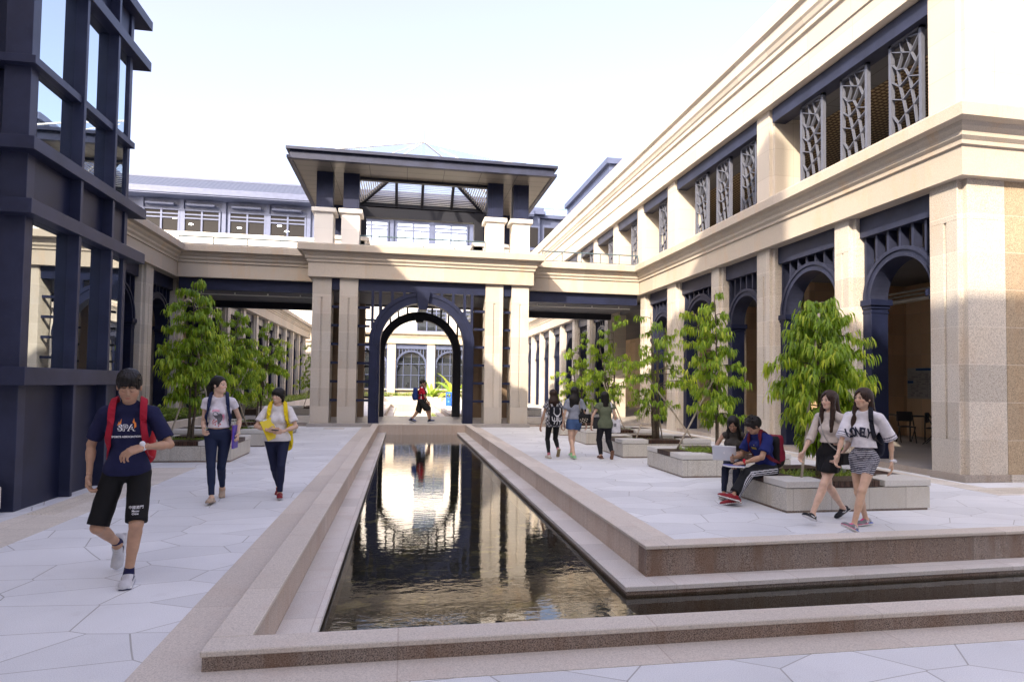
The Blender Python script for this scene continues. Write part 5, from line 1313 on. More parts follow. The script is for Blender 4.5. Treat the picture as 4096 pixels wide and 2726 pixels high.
    if bt:
        S = SDF(lo, hi, bt.get('res', g('res',.009)*.95)); inf = bt.get('inf',.008); f1 = bt.get('len',2)
        if bt.get('skirt'):
            c0 = W['pel']+D(up)*bt.get('top',.10); c1 = (W['hip',-1]+W['hip',1])/2; kn = (W['knee',-1]+W['knee',1])/2; c2 = c1+(kn-c1)*bt['skirt']
            S.cone(W['pel']-Xw*.055*b, W['pel']+Xw*.055*b, .105*b+inf, .105*b+inf, .03, sq=(fwd,1.08))
            S.cone(W['pel'], c0, .10*b+inf, .088*b+inf, .03, sq=(fwd,1.1))
            for s in (-1,1): 
                q = W['hip',s]+(W['knee',s]-W['hip',s])*bt['skirt']; S.cone(W['hip',s], q, .084*b+inf, .064*b+inf+bt.get('flare',.0), .012)
            S.cone(c1, c2, .088*b+inf, .07*b+inf+bt.get('flare',0)*1.5, .02)
            if bt.get('pleat'): S.warp(lambda X_,Y_,Z_: bt['pleat']*np.clip((W['pel'][2]+.03-Z_)*3,0,1)*np.sin(np.arctan2(X_-c1[0],Y_-c1[1])*16))
            S.cut((0,0,bt['hemz']+P0[2]), (0,0,-1)); S.cut(c0, D(up))
        else:
            S.cone(W['pel']-Xw*.055*b, W['pel']+Xw*.055*b, (.098 if m else .102)*b+inf, (.098 if m else .102)*b+inf, .03, sq=(fwd,1.08))
            S.cone(W['pel'], W['wa'], .10*b+inf, .078*b+inf, .04, sq=(fwd,1.1))
            if not g('seated'): S.cut(W['pel']+D(up)*bt.get('top',.12), D(up))
            for s in (-1,1):
                a, e, w = W['hip',s], W['knee',s], W['ank',s]; q, dd = (a+(e-a)*f1, nrm(e-a)) if f1 <= 1 else (e+(w-e)*(f1-1), nrm(w-e))
                S2 = SDF(lo, hi, bt.get('res', g('res',.009)*.95)); leg(S2, s, inf, f1, bt.get('grow',0), bt.get('slim',1)); S2.cut(q, dd); S.merge(S2, .02)
            S.warp(fold(bt.get('fold',.002)))
        V, Q = S.mesh(); C = solid(V, bt['col'])
        if bt.get('paint'): C = bt['paint'](V, C, W, D, P0, fwd, Xw)
        pants = sm_obj(bt.get('name','trousers'), [(V,Q,C)], MT['smoothcloth'], t)
    else: pants = None
    # ---- shoes
    so = g('shoe')
    for s,n in ((-1,'L'),(1,'R')):
        A = W['ank',s]; fp = g('fp'+n,0); fy = g('fy'+n,-s*.12)       # pitch (+ toe up), yaw
        d0 = rotz((0,1,0), fy); dl = D(np.array((d0[0]*math.cos(fp), d0[1]*math.cos(fp), math.sin(fp)))); ul = nrm(D(np.array((-d0[0]*math.sin(fp),-d0[1]*math.sin(fp), math.cos(fp))))); sl_ = np.cross(dl, ul)
        fs = (H/1.7)*(1.06 if m else .93); F0 = A-ul*.075*fs
        S = SDF(A-.27, A+.27, .0055); pt = lambda x,y,z: F0+sl_*x*fs+dl*y*fs+ul*z*fs
        S.cone(pt(0,-.045,.045), pt(0,.02,.042), .036*fs, .038*fs, .02); S.cone(pt(0,.0,.045), pt(-s*.008,.125,.028), .038*fs, .034*fs, .03, sq=(ul,1.1)); S.ell(pt(-s*.006,.135,.026), np.array((.044,.062,.030))*fs, .02, R=[sl_,dl,ul])
        if so.get('high'): S.cone(pt(0,-.02,.05), pt(0,-.012,.115), .037*fs, .036*fs, .02)
        S.rbox(pt(-s*.002,.045,.012), (.043*fs,.135*fs,.014*fs), .013*fs, .008, R=[sl_,dl,ul]); S.rbox(pt(0,.04,-.10), (.2,.3,.1*fs), .0, 0, 's', R=[sl_,dl,ul])
        if so.get('open'): S.ell(pt(0,.03,.085), np.array((.032,.060,.040))*fs, .005, 's', R=[sl_,dl,ul])
        V, Q = S.mesh(); C = solid(V, so['col']); L = (V-F0)@np.array([sl_,dl,ul]).T/fs
        C[L[:,2] < so.get('sole_h',.020)] = so.get('sole',(.75,.74,.72))
        if so.get('bottom'): C[L[:,2] < .004] = so['bottom']
        if so.get('paint'): C = so['paint'](L, C, s)
        sm_obj('shoe', [(V,Q,C)], MT['shoe'], t)
        if so.get('sock'):
            q = A+(W['knee',s]-A)*.10; S = SDF(np.minimum(A,q)-.1, np.maximum(A,q)+.1, .006); S.cone(A-ul*.02, q, .040*fs, .041*b, .01); V,Q = S.mesh(); sm_obj('sock', [(V,Q,solid(V,so['sock']))], MT['cloth'], t)
    W['fwd'] = fwd; W['T'] = T; W['D'] = D; W['shirt'] = shirt; W['pants'] = pants; W['obj'] = t; W['hc'] = hc; W['R'] = R; W['b'] = b; W['H'] = H
    return W

def bvh(o):
    off = V3(parent_world(o.parent)); me = o.data
    return BVHTree.FromPolygons([v.co+off for v in me.vertices], [tuple(p.vertices) for p in me.polygons])
def decal(name, body, pn, org, ex, ey, nd, mat, parent, lift=.004, thick=None):
    """body: ('text', str, size) or list of polygons in the (ex,ey) plane; projected along -nd onto the garment"""
    tr = bvh(pn); org, ex, ey, nd = V3(org), V3(ex).normalized(), V3(ey).normalized(), V3(nd).normalized()
    if body[0] == 'text':
        cu = bpy.data.curves.new('t','FONT'); cu.body = body[1]; cu.size = body[2]; cu.align_x = 'CENTER'; cu.align_y = 'CENTER'; cu.offset = body[3] if len(body) > 3 else 0
        if len(body) > 4: cu.space_character = body[4]
        to = bpy.data.objects.new('t', cu); COL.objects.link(to); bpy.context.view_layer.update()
        me = bpy.data.meshes.new_from_object(to.evaluated_get(bpy.context.evaluated_depsgraph_get())); bpy.data.objects.remove(to)
        bm = bmesh.new(); bm.from_mesh(me); bmesh.ops.triangulate(bm, faces=bm.faces)
        for _ in range(2 if body[2] > .03 else 1): 
            es = [e for e in bm.edges if e.calc_length() > body[2]*.25]
            if es: bmesh.ops.subdivide_edges(bm, edges=es, cuts=1)
        bmesh.ops.triangulate(bm, faces=bm.faces)
        vs = [(v.co.x, v.co.y) for v in bm.verts]; fs = [tuple(v.index for v in f.verts) for f in bm.faces]; bm.free()
        if len(body) > 5 and body[5]: vs = [body[5](x*(body[6] if len(body) > 6 else 1),y) for x,y in vs]
    else:
        vs = []; fs = []
        for poly in body[1]:
            b0 = len(vs); c = (sum(p[0] for p in poly)/len(poly), sum(p[1] for p in poly)/len(poly)); vs.append(c); vs += list(poly); n = len(poly)
            fs += [(b0, b0+1+i, b0+1+(i+1)%n) for i in range(n)]
    out = []
    for x,y in vs:
        p = org+ex*x+ey*y+nd*.4; h = tr.ray_cast(p, -nd, 1.0)
        out.append(tuple((h[0] if h[0] else p-nd*.4)+nd*lift))
    m = MB(); m.add(out, fs); return obj(name, m, mat, parent, recalc=False)

def ribbon(name, pts, surf, w, th, mat_col, parent, mat='smoothcloth', hug=.010, n=28):
    """webbing strap following control points, pushed out of the garment surface"""
    P = [V3(p) for p in pts]; q = []
    for i in range(n+1):
        f = i/n*(len(P)-1); j = min(int(f), len(P)-2); u_ = f-j
        p0, p1, p2, p3 = P[max(j-1,0)], P[j], P[j+1], P[min(j+2,len(P)-1)]
        q.append(.5*((2*p1)+(p2-p0)*u_+(2*p0-5*p1+4*p2-p3)*u_*u_+(3*p1-p0-3*p2+p3)*u_**3))
    trs = [bvh(s) for s in surf]; out = []; nn = []
    for p in q:
        best = None
        for tr in trs:
            loc, no, ix, di = tr.find_nearest(p)
            if loc is not None and (best is None or di < best[2]): best = (loc, no, di)
        loc, no, di = best
        if (p-loc).dot(no) < hug: p = loc+no*hug
        out.append(p); nn.append(no)
    for _ in range(2): out = [out[0]]+[(out[i-1]+out[i]*2+out[i+1])/4 for i in range(1,len(out)-1)]+[out[-1]]
    m = MB(); b0 = 0; vs = []; fs = []
    for i,p in enumerate(out):
        d = (out[min(i+1,n)]-out[max(i-1,0)]).normalized(); s = d.cross(nn[i]).normalized(); u_ = s.cross(d).normalized()
        if u_.dot(nn[i]) < 0: u_ = -u_
        for a,b in ((-1,-1),(1,-1),(1,1),(-1,1)): vs.append(tuple(p+s*a*w/2+u_*b*th/2))
    for i in range(n):
        for c in range(4): fs.append((i*4+c,i*4+(c+1)%4,i*4+4+(c+1)%4,i*4+4+c))
    fs += [(0,1,2,3),(n*4+3,n*4+2,n*4+1,n*4)]
    return colored(name, vs, fs, solid(np.array(vs), mat_col), MT[mat], parent, smooth=False)

def backpack(W, col, label, size=(.15,.23,.085), strap=None, sw=.055, drop=.02, straps=True, paint=None, back=.0, side=0, only=None, pocket=True, lower=True, res=.007):
    D = W['D']; fwd, X, up = W['fwd'], W['X'], W['up']; b = W['b']
    c = W['ch']-fwd*(.135*b+size[2]+back)-up*drop+X*side
    t = thing('backpack', label, 'backpack', tuple(c))
    S = SDF(c-.36, c+.36, res); R = [X, fwd, up]
    S.rbox(c, (size[0],size[2],size[1]), .06, 0, R=R); S.ell(c-up*size[1]*.45-fwd*size[2]*.35, (size[0]*.98,size[2]*.95,size[1]*.55), .04, R=R)
    if pocket: S.rbox(c-up*size[1]*.35-fwd*size[2]*.95, (size[0]*.72,.03,size[1]*.42), .028, .02, R=R)
    S.warp(lambda x,y,z: .0025*np.sin(z*60+x*20)*np.sin(y*30+x*31))
    V, Q = S.mesh(); C = solid(V, col); L = (V-c)@np.array(R).T
    if paint: C = paint(L, C)
    sm_obj('pack_body', [(V,Q,C)], MT['smoothcloth'], t)
    if straps:
        for s in ((-1,1) if only is None else (only,)):
            sh = W['neck']+X*s*(.095 if W['H'] < 1.71 else .112)*b; pts = [c+X*s*.05+up*size[1]*.85+fwd*size[2], sh-fwd*.05+up*.0, sh+up*.055+fwd*.0, sh+X*s*.012+fwd*.075-up*.03, W['ch']+X*s*.128*b+fwd*.10*b+up*.02, W['ch']+X*s*.152*b+fwd*.07*b-up*.08, W['wa']+X*s*.13*b+fwd*.0-up*.0, c+X*s*size[0]*.9-up*size[1]*.7+fwd*size[2]*.9]
            if not lower: pts = pts[:6]+[W['ch']+X*s*.14*b-up*.10, c+X*s*size[0]*.9-up*size[1]*.3+fwd*size[2]*.9]
            ribbon('shoulder_strap', pts, [W['shirt']], sw, .012, strap or col, t)
    W['pack'] = (c, R, t)
    return t
def watch(W, s, col, parent, face_col=(.6,.6,.62), r=.031):
    w, e = W['wri',s], W['elb',s]; d = nrm(e-w); p = w+d*.012
    S = SDF(p-.07, p+.07, .004); S.cone(p-d*.008, p+d*.010, r*W['b'], r*W['b'], 0); S.cut(p-d*.012,-d); S.cut(p+d*.012,d)
    return S, p, d
def add_watch(W, s, outdir, col=(.75,.75,.78)):
    S, p, d = watch(W, s, col, W['obj']); o = nrm(W['D'](outdir)); q = p+o*.030*W['b']; S.cone(q-o*.004, q+o*.004, .021, .021, .003)
    V, Q = S.mesh(); C = solid(V, col); C[np.linalg.norm(V-(q+o*.006), axis=1) < .014] = (.10,.10,.12) if col[0] > .5 and col[1] > .5 else (.8,.8,.8)
    sm_obj('wrist_watch', [(V,Q,C)], MT['shoe'], W['obj'])
# ============================================================ the people
NAVY = (.010,.014,.045)
def wrap_text_arc(r):
    def f(x,y):
        a = x/r; return (math.sin(a)*(r+y), math.cos(a)*(r+y)-r)
    return f

def man_front():
    def sp(L, C, s):
        C = C.copy(); x,y,z = L.T
        C[(z>.030)&(y>.02)&(y<.075)&(abs(abs(x)-.036)<.012)&(abs(z-.05+(y-.045)*.6*1)<.006)] = (.02,.02,.05)
        C[(z<.012)] = (.04,.04,.12); C[(z>.012)&(z<.022)] = (.7,.7,.7)
        C[(abs(x)<.012)&(y>.01)&(y<.1)&((y*120).astype(int)%2==0)] = (.5,.5,.5); return C
    W = person('young man in navy tee and black shorts with a red backpack striding toward the viewer', (-2.205,5.56,0), PI+.22, 1.725, 'm', skin=(.47,.28,.18), style='short', hpitch=.42, hyaw=.05, eyes='down', neckfwd=.5,
        lean=(-.01,.05), pz=.885, head=.238, bulk=.87, shw=.170, ankL=(-.055,.13,.078), ankR=(.095,-.27,.235), fpR=-1.15, fpL=0.02, kpR=(.35,1,0), kpL=(-.25,1,0), fyR=-.1, fyL=.05,
        wriR=(.262,.0,.845), epR=(.6,-1,0), wriL=(-.135,.265,1.085), epL=(-.9,-.35,-.85), curlR=.75, curlL=.55, pnR=(-1,.1,0), thR=(0,1,0), pnL=(0,-.55,-1), thL=(0,0,1), hdL=(.85,.35,-.30), res=.0075,
        top=dict(col=(.012,.014,.055), inf=.019, sleeve=.80, cuff=.012, flare=.006, hem=-.035, neck=.064, fold=.0036, name='shirt'),
        bottom=dict(col=(.004,.004,.005), inf=.010, len=.96, grow=.018, top=.0, name='shorts', fold=.003),
        shoe=dict(col=(.56,.56,.58), sole=(.72,.72,.74), paint=sp, sock=(.015,.015,.06)))
    up, X, fwd = W['up'], W['X'], W['fwd']; t = W['obj']; L = -X     # image right is -X local
    e = L; c = W['ch']+fwd*.1
    decal('shirt_print', ('text','SPA',.066,.0042,1.14), W['shirt'], c+up*.035, e, up, fwd, MT['text_white'], t, .006)
    decal('shirt_print', ('text','SPA',.066,.0002,1.28), W['shirt'], c+up*.035, e, up, fwd, MT['text_navy'], t, .008)
    decal('shirt_print', ('text','SPORTS ASSOCIATION',.0205,.0011), W['shirt'], c-up*.035, e, up, fwd, MT['text_white'], t, .006)
    fl = [[(-.075,.03),(-.066,.075),(-.058,.05),(-.05,.10),(-.045,.055),(-.055,.03)],[(.045,.06),(.052,.105),(.062,.07),(.075,.055),(.082,.02),(.066,.0),(.06,.05)]]
    for q in fl: decal('flame_print', ('poly',[[(x*.85,y*.8) for x,y in q]]), W['shirt'], c+up*.03, e, up, fwd, MT['text_orange'], t, .004)
    ln = [[(-.145,.0),(-.112,.0),(-.112,.002),(-.145,.002)],[(.112,.0),(.145,.0),(.145,.002),(.112,.002)]]
    decal('shirt_print', ('poly',ln), W['shirt'], c-up*.035, e, up, fwd, MT['text_white'], t, .007)
    q = W['knee',-1]+(W['hip',-1]-W['knee',-1])*.24
    decal('shorts_print', ('text','中國澳門',.026,.0002), W['pants'], q+np.array((0,0,.045)), e, up, fwd, MT['text_white'], t, .006)
    decal('shorts_print', ('text','Macau',.020,.0004), W['pants'], q+np.array((0,0,.020)), e, up, fwd, MT['text_white'], t, .006)
    decal('shorts_print', ('text','China',.020,.0004), W['pants'], q+np.array((0,0,.0)), e, up, fwd, MT['text_white'], t, .006)
    add_watch(W, -1, (.15,.2,1))
    backpack(W, (.42,.015,.025), 'red backpack worn by the man in navy tee', (.17,.22,.075), (.36,.010,.03), .050, drop=.07, res=.008)
man_front()

def girl_pony():
    W = person('ponytailed smiling woman in white tee with a horse print and skinny jeans', (-2.47,9.06,0), PI+.16, 1.70, 'f', skin=SKINL, style='ponytail', hyaw=.98, hpitch=-.02, smile=1, pz=.885,
        ankR=(.03,.27,.085), fpR=.12, ankL=(-.045,-.25,.13), fpL=-.45, kpL=(.1,1,0), wriR=(.165,.16,.965), epR=(.15,-1,0), wriL=(-.25,.03,.89), epL=(-.25,-1,0), curlR=.6, curlL=.8, pnR=(-1,-.2,0), pnL=(1,0,0),
        top=dict(col=(.74,.70,.74), inf=.013, sleeve=.34, cuff=.012, hem=.095, neck=.078, fold=.002),
        bottom=dict(col=(.010,.018,.052), inf=.005, len=1.93, slim=.93, top=.165, name='jeans', fold=.0012),
        shoe=dict(col=(.45,.34,.25), sole=(.30,.22,.16), sole_h=.012, open=1))
    up, X, fwd = W['up'], W['X'], W['fwd']; t = W['obj']; c = W['ch']+fwd*.1-up*.075; e = -X
    horse = [[(-.065,.045),(-.055,.075),(-.03,.085),(-.005,.07),(.01,.05),(.03,.062),(.05,.05),(.058,.015),(.05,-.03),(.03,-.06),(.015,-.085),(.0,-.09),(-.006,-.05),(-.012,-.01),(-.03,-.005),(-.045,.015)]]
    decal('horse_print', ('poly',horse), W['shirt'], c, e, up, fwd, MT['text_grey'], t, .005)
    sp = [[(.05+.012*math.cos(a)+.0,.0+.05*math.sin(a)),(.085*math.cos(a*.6)+.005,.085*math.sin(a)),(.05+.006,.05*math.sin(a)+.008)] for a in [-.9+.2*k for k in range(9)]]
    cr = [[(-.07+.013*k,.085+.010*math.sin(k*.55)),(-.064+.013*k,.115+.010*math.sin(k*.55)),(-.060+.013*k,.085+.010*math.sin(k*.55))] for k in range(7)]
    decal('crown_print', ('poly',cr+sp), W['shirt'], c, e, up, fwd, MT['pink'], t, .0055)
    dots = [[(x+.009*math.cos(a*PI/4),y+.009*math.sin(a*PI/4)) for a in range(8)] for x,y in ((-.05,-.03),(-.035,-.06),(-.058,-.075),(-.02,-.045),(-.03,-.09),(.03,-.085),(-.062,-.05),(.012,-.105))]
    decal('dot_print', ('poly',dots), W['shirt'], c, e, up, fwd, MT['text_red'], t, .006)
    backpack(W, (.012,.02,.07), 'navy backpack worn by the ponytailed woman', (.13,.19,.06), (.010,.018,.065), .046, drop=.05, res=.011)
    b = thing('document_folder', 'purple document folder held at the side of the ponytailed woman', 'folder', tuple(W['wri',-1]))
    w = W['wri',-1]+X*.035-up*.05; m = MB(); f1 = fwd*.10; 
    m.bar(w-up*.14, w+up*.17, .22, .02); o = obj('cover', m, flat('purple_folder', (.10,.06,.42), .4), b); o2 = obj('pink_edge', MB().bar(w-up*.142+X*.018, w+up*.172+X*.018, 0.20, .004), flat('pink_folder_edge', (.45,.12,.35), .4), b)
    add_watch(W, -1, (-.3,1,0), (.6,.5,.35))
girl_pony()

def girl_yellow():
    W = person('smiling woman in plain white tee holding a yellow folder', (-1.74,9.26,0), PI+.10, 1.555, 'f', skin=(.64,.42,.30), style='bobfringe', hyaw=-.52, hpitch=.05, smile=1, pz=.80, bulk=1.06,
        ankR=(-.02,-.22,.11), fpR=-.4, ankL=(-.07,.22,.08), fpL=.05, wriR=(.095,.215,.945), epR=(1,-.3,-.5), wriL=(-.075,.225,.925), epL=(-1,-.3,-.5), curlR=.6, curlL=.6, hdR=(-.8,.3,0), hdL=(.8,.3,0), pnR=(0,-1,.1), pnL=(0,-1,.1), thR=(0,0,1), thL=(0,0,1),
        top=dict(col=(.76,.73,.72), inf=.019, sleeve=.72, cuff=.016, hem=-.02, neck=.070, fold=.0022, flare=.004),
        bottom=dict(col=(.010,.014,.045), inf=.006, len=1.95, slim=.95, top=.09, fold=.0012),
        shoe=dict(col=(.20,.012,.018), sole=(.62,.58,.55), sole_h=.014))
    up, X, fwd = W['up'], W['X'], W['fwd']
    backpack(W, (.75,.58,.01), 'bright yellow backpack worn by the woman in white tee', (.145,.24,.06), (.78,.60,.01), .056, drop=.22, res=.011, side=-.05)
    c = W['ch']+fwd*.165+X*.10-up*.13
    t = thing('document_folder', 'yellow folder held against the chest of the woman in white tee', 'folder', tuple(c))
    a = nrm(up*1+X*.42+fwd*.1); r = nrm(nrm(np.cross(a, fwd))*.75+fwd*.55*(1 if np.cross(a,fwd)@X > 0 else -1)); 
    def plate(u0,u1,v0,v1,d0,d1,mat,nm):
        m = MB(); vs = [tuple(c+r*u+a*v+nrm(np.cross(r,a))*-d) for d in (d0,d1) for (u,v) in ((u0,v0),(u1,v0),(u1,v1),(u0,v1))]
        m.add(vs, [(0,3,2,1),(4,5,6,7),(0,1,5,4),(1,2,6,5),(2,3,7,6),(3,0,4,7)]); return obj(nm, m, mat, t)
    plate(-.075,.105,-.145,.145,0,.014,flat('yellow_folder',(.80,.62,.01),.35),'cover'); plate(.105,.112,-.14,.14,.001,.013,MT['text_white'],'pages'); plate(-.03,.03,.135,.15,-.004,.018,MT['frameal'],'clip')
    ph = thing('phone', 'small black phone in the hands of the woman in white tee', 'phone', tuple(c-up*.16)); q = (W['wri',-1]+W['wri',1])/2+fwd*.055
    obj('phone_body', MB().bar(q-X*.05+up*.012, q+X*.045+up*.02, .045, .014), MT['blackplastic'], ph, bevel=.004)
girl_yellow()

def walker():
    def pt(V, C, W, D, P0, fwd, Xw):
        C = C.copy(); L = (V-W['sh',1]); C[(L@W['up'] > .02)&(abs(L@fwd) < .02)] = (.7,.7,.7); s = (V-W['pel']); C[(abs(s@fwd+.0) < .012)&(V[:,2] < W['ch'][2]-.05)] = (.7,.65,.65); return C
    sh = dict(col=(.02,.02,.03), sole=(.75,.75,.75), sole_h=.024, sock=(.02,.02,.03))
    W = person('boy in red shirt and black shorts walking past inside the arch', (.68,23.98,.12), -PI/2, 1.69, 'm', skin=(.40,.23,.15), style='short', hpitch=.08, res=.012, pz=.85, lean=(0,.05),
        ankR=(.07,.34,.10), ankL=(-.07,-.36,.12), fpR=.15, fpL=-.35, wriR=(.22,.27,.78), epR=(.3,-1,0), wriL=(-.24,-.10,.80), curlR=.4,
        top=dict(col=(.42,.008,.025), inf=.022, sleeve=.8, cuff=.018, hem=-.06, fold=.003, paint=pt), bottom=dict(col=(.012,.012,.012), inf=.028, len=1.05, grow=.035, top=.05, name='shorts'), shoe=sh)
    backpack(W, (.012,.035,.16), 'blue and black backpack on the boy in red', (.15,.24,.09), (.01,.01,.015), .05, drop=.06, res=.013, lower=False)
    person('walker mostly hidden behind the boy in red, only shoes showing', (.80,24.62,.12), -PI/2, 1.60, 'm', skin=(.40,.23,.15), style='short', res=.014, pz=.81, ankR=(.07,.26,.10), ankL=(-.07,-.42,.13), fpL=-.4, wriR=(.2,.05,.76), wriL=(-.2,0,.76),
        top=dict(col=(.05,.05,.07), inf=.02, sleeve=.8, cuff=.015, hem=-.06), bottom=dict(col=(.02,.02,.02), inf=.02, len=.95, grow=.02, top=.05, name='shorts'), shoe=dict(col=(.10,.14,.35), sole=(.6,.6,.62), sock=(.3,.3,.32)))
walker()

def three_backs():
    rnd = np.random.RandomState(3)
    def pat(V, C, W, D, P0, fwd, Xw):
        C = C.copy(); f = np.sin(V[:,0]*90)*np.sin(V[:,2]*80+V[:,0]*30); C[f > .25] = (.05,.05,.06); C[f < -.6] = (.55,.55,.55); return C
    def trim(L, C):
        C = C.copy(); x,y,z = L.T; x = x/.13; z = z/.2; back = y < -.02
        def seg(a,b,w=.10):
            a = np.array(a); b = np.array(b); d = b-a; t = np.clip(((x-a[0])*d[0]+(z-a[1])*d[1])/(d@d),0,1); return (np.hypot(x-a[0]-t*d[0], (z-a[1]-t*d[1])) < w*.55)
        mk = np.zeros(len(L), bool)
        for a,b in (((-.5,.85),(-.55,.3)),((-.55,.3),(-.2,.02)),((-.2,.02),(.25,.02)),((.25,.02),(.6,.3)),((.6,.3),(.55,.85)),((-.85,-.1),(-.8,-.45)),((-.8,-.45),(-.5,-.6)),((-.5,-.6),(-.15,-.5)),((-.15,-.5),(-.12,-.1)),((.15,-.1),(.2,-.5)),((.2,-.5),(.5,-.6)),((.5,-.6),(.82,-.45)),((.82,-.45),(.85,-.1)),((0,0),(.0,-.95)),((-.5,-.2),(-.5,-.85)),((.45,-.2),(.5,-.9))): mk |= seg(a,b)
        C[mk & back] = (.60,.60,.60); return C
    W = person('woman seen from behind in black leggings carrying a white trimmed black rucksack', (3.30,13.48,0), .08, 1.555, 'f', skin=(.44,.27,.18), style='longback', hair=HAIRB, res=.011, pz=.80,
        ankL=(-.09,-.02,.075), ankR=(.08,-.16,.20), fpR=-.95, kpR=(.1,1,0), wriL=(-.27,.03,.72), wriR=(.29,.05,.73), curlR=.5,
        top=dict(col=(.22,.22,.24), inf=.016, sleeve=.42, cuff=.022, hem=-.10, paint=pat, flare=.006), bottom=dict(col=(.006,.006,.007), inf=.004, len=1.95, slim=.98, name='leggings', top=.08, fold=.001),
        shoe=dict(col=(.55,.50,.45), sole=(.35,.28,.15), sole_h=.015, bottom=(.22,.17,.08), sock=(.45,.15,.18)))
    backpack(W, (.008,.009,.014), 'black rucksack with white piping on the woman in leggings', (.135,.205,.075), (.4,.4,.4), .04, drop=.13, res=.0065, paint=trim, lower=False)
    W = person('woman seen from behind in denim shorts and grey tee with a black shoulder bag', (3.78,13.45,0), .02, 1.62, 'f', skin=SKINL, style='longback', hair=HAIRC, hroll=-.08, res=.011, pz=.83,
        ankL=(-.045,-.17,.085), ankR=(.0,.20,.10), fpL=.0, fpR=-.1, wriL=(-.27,.02,.76), wriR=(.30,.05,.74), curlR=.5,
        top=dict(col=(.27,.29,.34), inf=.026, sleeve=.66, cuff=.030, hem=.045, fold=.004, flare=.0), bottom=dict(col=(.055,.105,.23), inf=.016, len=.36, grow=.025, top=.12, name='denim_shorts'),
        shoe=dict(col=(.30,.62,.30), sole=(.62,.66,.50), sole_h=.018))
    D, up, X, fwd = W['D'], W['up'], W['X'], W['fwd']
    c = W['hip',1]+X*.13+np.array((0,0,.09))-fwd*.07; t = thing('shoulder_bag', 'black quilted shoulder bag with pale patterned panel on the denim shorts woman', 'bag', tuple(c))
    S = SDF(c-.3, c+.3, .007); S.rbox(c, (.15,.055,.10), .045, 0, R=[X,fwd,up]); S.cone(c+up*.08-X*.05, c+up*.22-X*.06, .05, .012, .05, sq=(fwd,1.3)); S.warp(lambda x,y,z: .004*np.sin(x*45+z*40)*np.sin(z*38-x*30))
    V, Q = S.mesh(); C = solid(V, (.008,.008,.009)); f = np.sin(V[:,0]*95+V[:,2]*40)*np.sin(V[:,2]*85-V[:,0]*25); C[(f > .2)&(V[:,2] < c[2]+.01)&((V-c)@X > -.12)&((V-c)@X < .06)&((V-c)@fwd < 0)] = (.42,.38,.30); sm_obj('bag_body', [(V,Q,C)], MT['smoothcloth'], t)
    ribbon('chain_strap', [c+up*.15-X*.06, W['ch']-fwd*.16+X*.07, W['sh',1]+up*.06-X*.05, W['ch']+fwd*.14+X*.1, c+fwd*.06+up*.1], [W['shirt']], .016, .010, (.25,.22,.16), t)
    W = person('woman seen from behind in green blouse and dark trousers', (4.43,13.27,0), .04, 1.52, 'f', skin=(.54,.35,.25), style='bob', hair=HAIRC, res=.011, pz=.78, bulk=1.06,
        ankL=(-.07,.03,.078), ankR=(.10,-.20,.17), fpR=-1.05, kpR=(.15,1,0), wriL=(-.30,.03,.74), epL=(-1,-.6,0), wriR=(.24,.06,.76), curlL=.6,
        top=dict(col=(.115,.135,.085), inf=.026, sleeve=.36, cuff=.024, hem=-.09, fold=.003, flare=.010, name='blouse'), bottom=dict(col=(.010,.010,.014), inf=.012, len=1.93, slim=1.0, top=.08), shoe=dict(col=(.12,.055,.035), sole=(.16,.08,.05), sole_h=.016, bottom=(.20,.10,.06)))
    D, up, X, fwd = W['D'], W['up'], W['X'], W['fwd']
    c = W['hip',1]+X*.175+fwd*.0-np.array((0,0,-.0)); t = thing('tote_bag', 'white canvas tote bag hanging at the right side of the woman in green', 'bag', tuple(c))
    S = SDF(c-.3, c+.3, .008); S.rbox(c-up*.02, (.11,.045,.155), .03, 0, R=[X,fwd,up]); S.warp(lambda x,y,z: .004*np.sin(x*40+z*22)); V,Q = S.mesh(); bo = sm_obj('bag_body', [(V,Q,solid(V,(.66,.65,.68)))], MT['cloth'], t)
    decal('bag_print', ('text','ill',.10,.003), bo, c+up*.0-X*.03, X, up, -fwd, MT['text_navy'], t, .004)
    ribbon('handle', [c+up*.13-X*.05-fwd*.03, W['sh',1]+up*.01-fwd*.06-X*.02, W['sh',1]+up*.05-X*.02, W['sh',1]+fwd*.06-X*.01, c+up*.13+fwd*.03], [W['shirt']], .024, .006, (.66,.65,.68), t)
    c = W['hip',-1]-X*.10+np.array((0,0,.05))-fwd*.02; t = thing('document_folder', 'black folder under the left arm of the woman in green', 'folder', tuple(c))
    obj('cover', MB().bar(c-up*.13, c+up*.13, .05, .19), MT['blackplastic'], t, bevel=.004)
three_backs()

